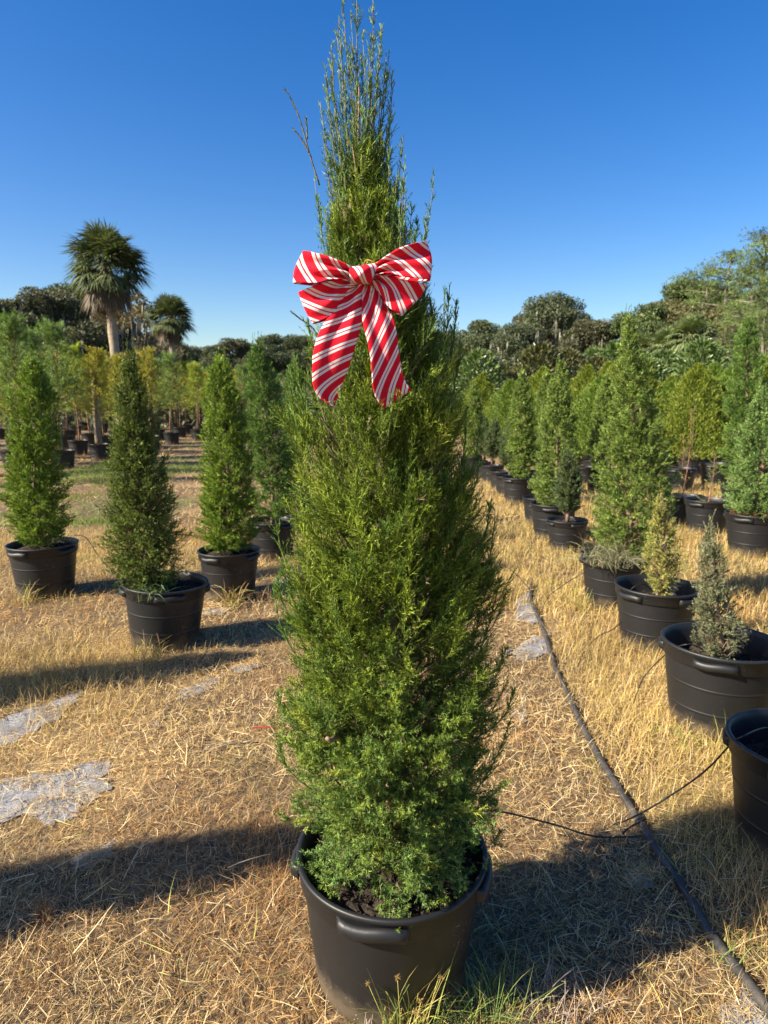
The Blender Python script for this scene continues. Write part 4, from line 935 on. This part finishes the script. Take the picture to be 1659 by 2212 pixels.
# far unbroken wood closing the horizon
wd = MB(); rg_ = np.random.default_rng(131)
n_ = 34000; th_ = (rg_.random(n_) - .5) * R(110); rr = 118 + 30 * rg_.random(n_); hh = 5.4 + 1.6 * np.sin(th_ * 31) + 1.2 * np.sin(th_ * 77 + 1) + .8 * np.sin(th_ * 171); p_ = np.stack([rr * np.sin(th_), rr * np.cos(th_), np.maximum(hh, 2.5) * rg_.random(n_) ** .8], 1)
a_ = norm(rg_.normal(size=(n_, 3))) * (.35 + .35 * rg_.random((n_, 1))); b_ = norm(np.cross(a_, rg_.normal(size=(n_, 3)))) * .42
wd.soup(np.stack([p_ + a_, p_ - a_ * .6 + b_, p_ - a_ * .6 - b_], 1), np.array((0.065, 0.07, 0.042)) * (0.7 + .6 * rg_.random((n_, 1))))
o = stuff(link('distant_wood', wd.mesh('distant_wood', M['leaf']))); tag(o, 'dark unbroken wood along the far edge of the field', 'wood')
# leafy undergrowth between the field stock and the woods
ug = MB(); n_ = 26000; x_ = rg_.uniform(-34, 30, n_); y_ = rg_.uniform(34, 62, n_); hh = (1.6 + .8 * np.sin(x_ * .9) + .7 * np.sin(x_ * 2.3 + y_)) ; p_ = np.stack([x_, y_, np.maximum(hh, .4) * rg_.random(n_)], 1)
a_ = norm(rg_.normal(size=(n_, 3))) * (.16 + .16 * rg_.random((n_, 1))); b_ = norm(np.cross(a_, rg_.normal(size=(n_, 3)))) * .18
ug.soup(np.stack([p_ + a_, p_ - a_ * .6 + b_, p_ - a_ * .6 - b_], 1), np.array((0.085, 0.09, 0.045)) * (0.6 + .8 * rg_.random((n_, 1))))
o = stuff(link('undergrowth', ug.mesh('undergrowth', M['leaf']))); tag(o, 'dull green undergrowth at the foot of the woods', 'undergrowth')

# ------------------------------------------------------------------ irrigation pipe and drip tubes
hp = [(1150, 1262), (1146, 1292), (1158, 1322), (1172, 1355), (1182, 1385), (1200, 1440), (1218, 1478), (1234, 1512), (1255, 1565), (1289, 1630), (1316, 1676), (1350, 1730), (1385, 1787), (1423, 1848), (1465, 1905), (1499, 1962), (1533, 2019), (1572, 2073), (1610, 2122), (1656, 2183), (1720, 2280)]
HOSE = smooth_path([np.array([*G(x, y)[:2], 0.006]) for x, y in hp], 6)
HOSE[:, 2] = hills(HOSE[:, 0], HOSE[:, 1]) + 0.004
hb = MB().tube(HOSE, 0.0155, 12); tag(link('irrigation_pipe', hb.mesh('irrigation_pipe', M['hose'], True)), 'thick black irrigation pipe running through the straw beside the bow tree', 'pipe')
def drip(pts, label, r=0.0034):
    path = smooth_path([np.array(p) for p in pts], 8); tag(link('drip_tube', MB().tube(path, r, 7).mesh('drip_tube', M['tubing'], True)), label, 'tube')
g3 = lambda x, y, z: G(x, y, z)
drip([g3(1010, 1752, .36), g3(1046, 1750, .30), g3(1100, 1757, .20), g3(1200, 1782, .08), g3(1280, 1806, .03), g3(1350, 1808, .012), g3(1394, 1806, .026)], 'thin drip tube from the thick pipe into the bow tree pot')
drip([g3(1396, 1768, .02), g3(1366, 1784, .024), g3(1345, 1800, .02)], 'short stub of thin tube lying on the thick pipe')
drip([g3(1322, 1782, .01), g3(1366, 1766, .034), g3(1440, 1724, .09), g3(1520, 1668, .22), g3(1575, 1612, .34), g3(1606, 1590, .425), g3(1660, 1572, .375), g3(1720, 1590, .27)], 'long thin drip tube arching to the empty looking pot')
drip([g3(1162, 1320, .01), g3(1158, 1296, .05), g3(1135, 1262, .11), g3(1100, 1228, .15), g3(1066, 1214, .14), g3(1030, 1220, .10)], 'thin drip tube curving back behind the bow tree')
drip([g3(1170, 1320, .01), g3(1186, 1288, .05), g3(1220, 1262, .12), g3(1262, 1236, .22), g3(1300, 1215, .34), g3(1318, 1196, .425), g3(1330, 1196, .40)], 'thin drip tube rising to the overgrown pot')
drip([g3(1248, 1440, .01), g3(1262, 1408, .03), g3(1290, 1376, .07), g3(1326, 1358, .12), g3(1350, 1330, .19), g3(1352, 1290, .32), g3(1372, 1266, .425), g3(1392, 1262, .34), g3(1405, 1268, .27)], 'thin drip tube climbing over the rim by the yellowish small juniper')
drip([g3(1368, 1520, .01), g3(1388, 1468, .04), g3(1420, 1430, .16), g3(1454, 1402, .36), g3(1490, 1392, .425), g3(1520, 1404, .33), g3(1530, 1414, .27)], 'thin drip tube climbing over the rim by the greyish small juniper')
drip([g3(1090, 1160, .01), g3(1110, 1110, .10), g3(1140, 1080, .20), g3(1160, 1066, .36), g3(1172, 1064, .36)], 'thin drip tube among the far pots')
drip([g3(160, 1156, .34), g3(186, 1162, .28), g3(212, 1200, .1), g3(232, 1226, .02)], 'thin drip tube beside the dented pot')

# ------------------------------------------------------------------ straw and grass
def blades(mb, rg, p, az, lean, L, W, col, seg=3, curl=0.5):
    """ribbons of seg steps; lean 0 = upright, 1.5 = lying"""
    N = len(p); pos = p.copy(); a = lean.copy(); side = np.stack([-np.sin(az), np.cos(az), np.zeros(N)], 1)
    rol = rg.normal(size=(N, 1)) * 0.5; pts = [pos]
    cu = curl * (0.3 + rg.random(N)); daz = 0.5 * rg.normal(size=N)
    for i in range(seg):
        d = np.stack([np.sin(a) * np.cos(az), np.sin(a) * np.sin(az), np.cos(a)], 1)
        pos = pos + d * (L / seg)[:, None]; pos[:, 2] = np.maximum(pos[:, 2], p[:, 2] + 0.001); pts.append(pos); a = np.clip(a + cu / seg, 0, 2.0); az = az + daz / seg
    side = norm(side + np.array((0, 0, 1.0)) * rol); T = []; C = []
    for i in range(seg):
        w0 = (W * (1 - 0.75 * (i / seg) ** 1.5))[:, None] / 2; w1 = (W * (1 - 0.75 * ((i + 1) / seg) ** 1.5))[:, None] / 2
        A_, B_ = pts[i], pts[i + 1]
        if i == seg - 1: T.append(np.stack([A_ - side * w0, A_ + side * w0, B_], 1)); C.append(col)
        else:
            T += [np.stack([A_ - side * w0, A_ + side * w0, B_ + side * w1], 1), np.stack([A_ - side * w0, B_ + side * w1, B_ - side * w1], 1)]; C += [col, col]
    mb.soup(np.concatenate(T), np.concatenate(C))
STRAW, PALE, RUST, GOLD, OLIVE, GREEN = [np.array(c) for c in ((0.60, 0.43, 0.19), (0.78, 0.62, 0.34), (0.43, 0.25, 0.095), (0.68, 0.51, 0.17), (0.30, 0.27, 0.085), (0.16, 0.22, 0.05))]
hose_x = lambda y: np.interp(y, HOSE[::-1, 1], HOSE[::-1, 0])
def vnoise(x, y, s, k): return 0.5 + 0.25 * (np.sin(x * s + 1.7 * k + np.sin(y * s * 1.3 + k)) + np.sin(y * s * 0.9 - 2.1 * k + np.sin(x * s * 1.7 + 2 * k)))
pots = np.array(POT_SPOTS)
def field(rg, N, y0, y1, half, seg, scale, kind):
    y = y0 + (y1 - y0) * rg.random(N); x = (rg.random(N) * 2 - 1) * (half * y + 0.35)
    ok = np.ones(N, bool)
    for a, b, r in pots: ok &= np.hypot(x - a, y - b) > r + 0.004
    xy = np.stack([x, y], 1)
    for pl in cloth_polys: ok &= ~(inside(pl, xy) & (rg.random(N) < np.where(vnoise(x, y, 19, 4) > .44, .92, .30)))
    if kind == 'lying':
        hx = hose_x(y); ok &= ~((np.abs(x - hx) < 0.02) & (rg.random(N) < np.where(vnoise(x, y, 9, 6) > .4, .9, .3)))
    x, y = x[ok], y[ok]; N = len(x)
    n1, n2, n3 = vnoise(x, y, 2.3, 1), vnoise(x, y, 5.1, 2), vnoise(x, y, 1.1, 3)
    hx = hose_x(np.minimum(y, 5.2)) + 0.05
    right = 1 / (1 + np.exp(-(x - hx) / 0.05)) * (y < 13); leftg = np.exp(-((x + 2.0) / 0.75) ** 2 - ((y - 3.75) / 0.65) ** 2)
    midl = np.exp(-((y - 7.2) / 1.5) ** 2) * (x < 0.3); strip = ((x > 0.55) & (y > 5) & (x < 1.75)) * 1.0
    tall = np.clip(right + leftg * 1.1 + midl * .9 + strip, 0, 1.15)
    path = (x < -2.9) & (x > -7.0) & (y > 8.3)
    if kind == 'upright':
        keep = rg.random(N) < np.clip(tall * (0.35 + n2) + 0.10, 0, 1) * np.where(path, 1.0, 1.0); x, y, n1, n2, n3, tall, right, path = [q_[keep] for q_ in (x, y, n1, n2, n3, tall, right, path)]; N = len(x)
    z = hills(x, y) * np.clip(1 - np.hypot(x, y - 4) / 14, 0, 1) - 0.010
    k = rg.random((N, 1)); col = np.where(k < .5, STRAW, np.where(k < .78, PALE, RUST))
    r2 = rg.random((N, 1)); col = np.where((r2 < np.clip((n1 - .42) * 1.5, 0, .75)[:, None]), RUST * (0.9 + .5 * rg.random((N, 1))), col)
    col = np.where((rg.random((N, 1)) < (0.75 * right)[:, None] if False else rg.random((N, 1)) < (tall * .55)[:, None]), GOLD * (0.8 + .4 * rg.random((N, 1))), col)
    col = np.where(rg.random((N, 1)) < np.clip((n2 * n3 - .34) * 1.1 + .03 + .10 * right, 0, .5)[:, None], OLIVE * (0.8 + .5 * rg.random((N, 1))), col)
    gp = path & (vnoise(x, y, .8, 5) > .30); col = np.where((gp & (rg.random(N) < .9))[:, None], GREEN * (1.0 + 1.0 * rg.random((N, 1))), col)
    col = col * (0.55 + 0.65 * rg.random((N, 1))) * (0.82 + .3 * vnoise(x, y, 3.7, 7))[:, None]
    az = rg.random(N) * 6.283
    p = np.stack([x, y, z], 1)
    if kind == 'lying':
        p[:, 2] += 0.018 * rg.random(N) ** 1.5; L = (0.014 + 0.070 * rg.random(N) ** 2.0) * scale ** .6; W_ = (0.0011 + 0.0013 * rg.random(N)) * scale
        lean = 1.25 + 0.28 * rg.normal(size=N); lean = np.clip(lean, 0.5, 1.65)
    else:
        L = (0.03 + 0.055 * rg.random(N) + tall * (0.02 + 0.10 * rg.random(N)) * (0.55 + .75 * n1)) * np.where(path, .7, 1.0); W_ = (0.0012 + 0.0012 * rg.random(N)) * scale
        lean = np.abs(0.45 * rg.normal(size=N)) + 0.08
    return p, az, lean, L, W_, col
rg = np.random.default_rng(141); gm = MB(); um = MB()
for N, y0, y1, half, seg, sc_ in ((58000, 1.2, 2.7, .66, 2, 1.0), (50000, 2.7, 4.6, .62, 2, 1.5), (44000, 4.6, 8.2, .60, 1, 2.6), (40000, 8.2, 15, .58, 1, 4.4), (26000, 15, 30, .5, 1, 8)):
    blades(gm, rg, *field(rg, N, y0, y1, half, seg, sc_, 'lying'), seg=seg, curl=0.35)
for N, y0, y1, half, seg, sc_ in ((24000, 1.2, 2.7, .66, 3, 1.0), (42000, 2.7, 4.6, .62, 3, 1.3), (50000, 4.6, 8.2, .60, 2, 2.0), (42000, 8.2, 15, .58, 1, 3.6), (16000, 15, 30, .5, 1, 7)):
    blades(um, rg, *field(rg, N, y0, y1, half, seg, sc_, 'upright'), seg=seg, curl=1.0)
N_ = 2400; p_, az_, le_, L_, W2_, c_ = field(rg, N_, 1.2, 3.4, .66, 4, 1.0, 'lying'); n_ = len(p_)
blades(gm, rg, p_ + np.array((0, 0, .008)), az_, np.clip(le_ + .1, 1.1, 1.6), .04 + .13 * rg.random(n_) ** 1.8, W2_ * (0.9 + .9 * rg.random(n_)), np.where(rg.random((n_, 1)) < .25, np.array((.46, .42, .12)), PALE) * (0.7 + .45 * rg.random((n_, 1))), seg=4, curl=.3)
for pl in cloth_polys:                                         # straw drifting over the edges of the cloth
    c_ = pl.mean(0); dist_ = np.hypot(*c_); n_ = int(min(900, 420 * len(pl) / 60)) if dist_ < 3.2 else 150
    k_ = rg.integers(0, len(pl), n_); f_ = 1.04 - 0.75 * rg.random(n_) ** 2.2; q_ = c_ + (pl[k_] - c_) * f_[:, None] + 0.012 * rg.normal(size=(n_, 2))
    z_ = hills(q_[:, 0], q_[:, 1]) * np.clip(1 - np.hypot(q_[:, 0], q_[:, 1] - 4) / 14, 0, 1) + .002 + .008 * rg.random(n_); sc_ = max(1.0, dist_ / 2.2)
    blades(gm, rg, np.stack([q_[:, 0], q_[:, 1], z_], 1), rg.random(n_) * 6.283, np.clip(1.42 + .15 * rg.normal(size=n_), 1.0, 1.6), (.02 + .08 * rg.random(n_) ** 1.7) * sc_ ** .5, (.0011 + .0013 * rg.random(n_)) * sc_,
           np.where(rg.random((n_, 1)) < .6, STRAW, np.where(rg.random((n_, 1)) < .5, PALE, RUST)) * (.6 + .55 * rg.random((n_, 1))), seg=2, curl=.25)
o = stuff(link('dry_straw', gm.mesh('dry_straw', M['straw']))); tag(o, 'tan mown straw lying flat over the ground', 'straw')
o = stuff(link('dry_grass', um.mesh('dry_grass', M['straw']))); tag(o, 'golden dry grass standing along the pipe and between the pots', 'grass')

gs = MB(); n_ = 30000; y_ = 8.6 + 9.5 * rg.random(n_) ** 1.3; x_ = -7.0 + 4.0 * rg.random(n_); k_ = (vnoise(x_, y_, .9, 5) + .4 * vnoise(x_, y_, 3.1, 2) > .5 + .35 * np.abs(x_ + 4.9) / 2); x_, y_ = x_[k_], y_[k_]; n_ = len(x_)
blades(gs, rg, np.stack([x_, y_, np.full(n_, -.01)], 1), rg.random(n_) * 6.283, np.abs(.5 * rg.normal(size=n_)), .05 + .07 * rg.random(n_), .006 + .006 * rg.random(n_), np.array((0.19, 0.26, 0.055)) * (0.6 + .9 * rg.random((n_, 1))), seg=1)
o = stuff(link('green_grass', gs.mesh('green_grass', M['straw']))); tag(o, 'strip of short green grass before the staked saplings', 'grass')
# ------------------------------------------------------------------ single weeds
def tuft(xy, n, L, W_, cols, label, spread=0.03, lean=0.4, curl=1.2, z=-0.01, seed=0, heads=0, name='weed_tuft', cat='weed', az=None, seg=5):
    rg = np.random.default_rng(seed + 300); mb = MB(); r = spread * np.sqrt(rg.random(n)); a = rg.random(n) * 6.283
    p = np.stack([r * np.cos(a), r * np.sin(a), np.zeros(n)], 1); c = np.array(cols)[rg.integers(0, len(cols), n)] * (0.8 + .4 * rg.random((n, 1)))
    azs = rg.random(n) * 6.283 if az is None else az[0] + az[1] * rg.normal(size=n)
    blades(mb, rg, p, azs, np.abs(lean * rg.normal(size=n)) + .05, L * (0.5 + .6 * rg.random(n)), np.full(n, W_) * (0.7 + .6 * rg.random(n)), c, seg=seg, curl=curl)
    for i in range(heads):
        th = rg.random() * 6.283; hgt = L * (0.55 + .5 * rg.random()); e = np.array((spread * 1.5 * math.cos(th), spread * 1.2 * math.sin(th), hgt)); b = np.array((spread * .4 * math.cos(th), spread * .4 * math.sin(th), 0))
        mb.tube([b, (b + e) / 2 + np.array((0, 0, .01)), e], [0.0013, .0011, .0008], 4, (0.42, 0.38, 0.10))
        needles(mb, rg, np.tile(e, (22, 1)), norm(rg.normal(size=(22, 3))), np.full(22, .003), 2, .010, .0018, .5, np.tile((0.36, 0.24, 0.08), (22, 1)))
    tag(link(name, mb.mesh(name, M['straw']), loc=(xy[0], xy[1], z)), label, cat)
YG = [(0.36, 0.36, 0.08), (0.28, 0.32, 0.08), (0.45, 0.38, 0.12)]; GG = [(0.12, 0.20, 0.05), (0.18, 0.26, 0.06), (0.26, 0.30, 0.09)]; DRY = [(0.42, 0.27, 0.12), (0.52, 0.38, 0.2), (0.30, 0.17, 0.08)]; GREY = [(0.38, 0.31, 0.25), (0.30, 0.24, 0.19), (0.45, 0.38, 0.31)]
tuft((0.05, 1.462), 80, 0.27, 0.0030, YG, 'yellow green sedge with brown seed heads before the bow tree pot', .06, .35, 1.3, seed=1, heads=12)
tuft((0.02, 1.452), 8, 0.34, 0.0038, [(0.16, 0.24, 0.07)], 'long green grass blades rising against the bow tree pot', .02, .35, .8, seed=2)
tuft((0.28, 1.53), 110, 0.21, 0.0030, GG, 'fresh green grass clump beside the bow tree pot', .10, .5, 1.2, seed=3)
tuft((0.18, 1.455), 110, 0.17, 0.0030, GG + YG, 'low mixed green weeds at the foot of the bow tree pot', .10, .6, 1.4, seed=4)
tuft((0.47, 1.56), 130, 0.13, 0.0020, GREY, 'greyish dead weed heap lying at the shadow edge', .10, 1.0, 0.8, seed=5)
tuft((-0.06, 1.46), 45, 0.09, 0.0022, GREY, 'small grey dead sprig against the bow tree pot', .03, .5, 0.8, seed=6)
tuft(G(92, 1985)[:2], 90, 0.10, 0.0020, [(0.33, 0.18, 0.08), (0.26, 0.14, 0.06)], 'rusty brown dry grass tuft inside the long shadow', .025, .6, .6, seed=7)
tuft(G(265, 1545)[:2], 40, 0.20, 0.0019, DRY, 'thin upright dry weed beside the bare ground cloth', .10, .4, .7, seed=8)
tuft(G(120, 1530)[:2], 34, 0.17, 0.0018, DRY, 'thin dry weed stalks inside the tree shadow', .14, .35, .5, seed=9)
tuft(G(500, 1500)[:2], 60, 0.14, 0.0018, DRY, 'short tan weed patch at the edge of the straw lane', .12, .6, .9, seed=10)
e_ = A1 + np.array((-.02, -.30)); tuft(e_, 60, 0.22, 0.0050, DRY + YG, 'dry curling weed standing before the drooping weed pot', .09, .4, 1.6, seed=11)
tuft(A1 + np.array((-.02, -.17)), 46, 0.24, 0.0060, [(0.12, 0.19, 0.08), (0.17, 0.24, 0.10)], 'green weed blades drooping out of the pot of the dull juniper', .12, .5, 2.2, z=.35, seed=12, az=(-1.57, .9))
tuft(A2 + np.array((.08, -.30)), 40, 0.30, 0.0060, DRY + YG, 'dry yellow weed leaning on the pot of the bright dense juniper', .07, .35, 1.5, seed=13)
tuft(A2 + np.array((.34, -.12)), 50, 0.20, 0.0055, DRY, 'brown weed between the two close pots', .10, .5, 1.2, seed=14)
tuft(A0 + np.array((-.02, -.32)), 44, 0.24, 0.0060, DRY + YG, 'dry tan weed before the dented pot', .08, .4, 1.2, seed=15)
tuft(B3 + np.array((-.08, -.14)), 420, 0.30, 0.0045, [(0.17, 0.20, 0.10), (0.25, 0.26, 0.14), (0.34, 0.30, 0.2)], 'grey green trailing weeds spilling over the pot of the largest juniper', .19, .45, 2.2, z=.36, seed=16, az=(-1.9, 1.3))
tuft(B5 + np.array((-.05, -.34)), 70, 0.20, 0.0038, GG + YG, 'green grass tuft before the scuffed pot with the torn lip', .12, .35, .9, seed=17)
tuft(B5 + np.array((.22, -.30)), 60, 0.20, 0.0038, GG, 'tall green weed blades beside the scuffed pot with the torn lip', .10, .35, .9, seed=18)
tuft(B5 + np.array((-.27, -.18)), 120, 0.06, 0.0070, [(0.20, 0.30, 0.05), (0.26, 0.34, 0.07)], 'low bright green clover patch by the scuffed pot', .13, .9, .8, seed=19)
tuft(G(1600, 1980)[:2], 110, 0.20, 0.0019, DRY, 'tall dry straw coloured grass clump beside the thick pipe', .14, .4, .9, seed=20)
tuft(G(1590, 2060)[:2], 50, 0.09, 0.0032, GG, 'green grass beside the thick pipe where it meets the ground cloth', .08, .5, .9, seed=21)
tuft(G(1220, 1290)[:2] + np.array((0, .3)), 60, 0.05, 0.0080, [(0.24, 0.34, 0.05)], 'small bright green weeds by the crossing drip tubes', .2, .9, .8, seed=22)
tuft(B3 + np.array((-.28, -.1)), 90, 0.24, 0.0050, YG + DRY, 'yellowish grass clump against the overgrown pot', .13, .4, 1.2, seed=23)
tuft(G(20, 2120)[:2], 420, 0.085, 0.0016, [(0.40, 0.22, 0.09), (0.33, 0.17, 0.07), (0.50, 0.32, 0.14)], 'rusty upright grass clump by the long shadow, thick and low', .17, .45, .6, seed=30, seg=3)
tuft(G(585, 1800)[:2], 420, 0.08, 0.0016, [(0.38, 0.21, 0.09), (0.30, 0.16, 0.07), (0.46, 0.30, 0.14)], 'rusty upright grass against the shaded side of the bow tree pot', .16, .4, .6, seed=31, seg=3)
tuft(G(610, 1910)[:2], 300, 0.07, 0.0016, [(0.42, 0.25, 0.11), (0.33, 0.18, 0.08)], 'short rusty stubble beside the bow tree pot', .12, .4, .6, seed=32, seg=3)
tuft(G(590, 1475)[:2], 380, 0.07, 0.0020, [(0.42, 0.23, 0.09), (0.50, 0.30, 0.13)], 'orange brown stubble patch in the straw lane', .16, .5, .6, seed=33, seg=3)
# dry stalk with star shaped seed heads in front of the drip tube pot
sk = MB(); b0 = G(1376, 1386); rg_ = np.random.default_rng(9); sk.tube([(0, 0, -.01), (.003, 0, .12), (-.004, 0, .24)], [.003, .0026, .0018], 5, (0.30, 0.18, 0.09))
for q in ((0, 0, .24), (.012, 0, .20), (-.016, 0, .19), (.014, 0, .23), (-.006, 0, .16)): needles(sk, rg_, np.tile(q, (16, 1)), norm(rg_.normal(size=(16, 3))), np.full(16, .004), 2, .016, .004, .5, np.tile((0.33, 0.20, 0.11), (16, 1)))
tag(link('seed_stalk', sk.mesh('seed_stalk', M['straw']), loc=(b0[0], b0[1], 0)), 'brown dry stalk with star shaped seed heads before a black pot', 'weed')
# loose straws and a fallen twig
for i, (pa, pb, c) in enumerate((((277, 1550), (334, 1462), (0.58, 0.42, 0.10)),)):
    st = MB(); a, b = G(*pa), P(*pb, G(*pa)[1] + .02); st.tube([(0, 0, 0), (b - a) * .5 + np.array((0, 0, .004)), b - a], [.0022, .002, .0012], 5, c); tag(link('straw_stem', st.mesh('straw_stem', M['straw']), loc=tuple(a)), 'single bright yellow straw stem leaning over the ground cloth', 'straw')
tw = MB(); a, b = G(430, 1625), G(560, 1608); tw.tube([a, (a + b) / 2 + np.array((0, .02, .012)), b + np.array((0, 0, .01))], [.004, .0045, .003], 6); tag(link('fallen_twig', tw.mesh('fallen_twig', M['greybark'], True)), 'dark fallen twig lying in the straw lane', 'twig')
tw = MB(); a, b = G(545, 1576), G(634, 1584); tw.tube([a + np.array((0, 0, .012)), (a + b) / 2 + np.array((0, .008, .018)), b + np.array((0, 0, .012))], [.004, .005, .0035], 6, (0.25, 0.03, 0.02)); tag(link('plastic_scrap', tw.mesh('plastic_scrap', M['straw'], True)), 'small dark red scrap lying in the straw lane', 'scrap')
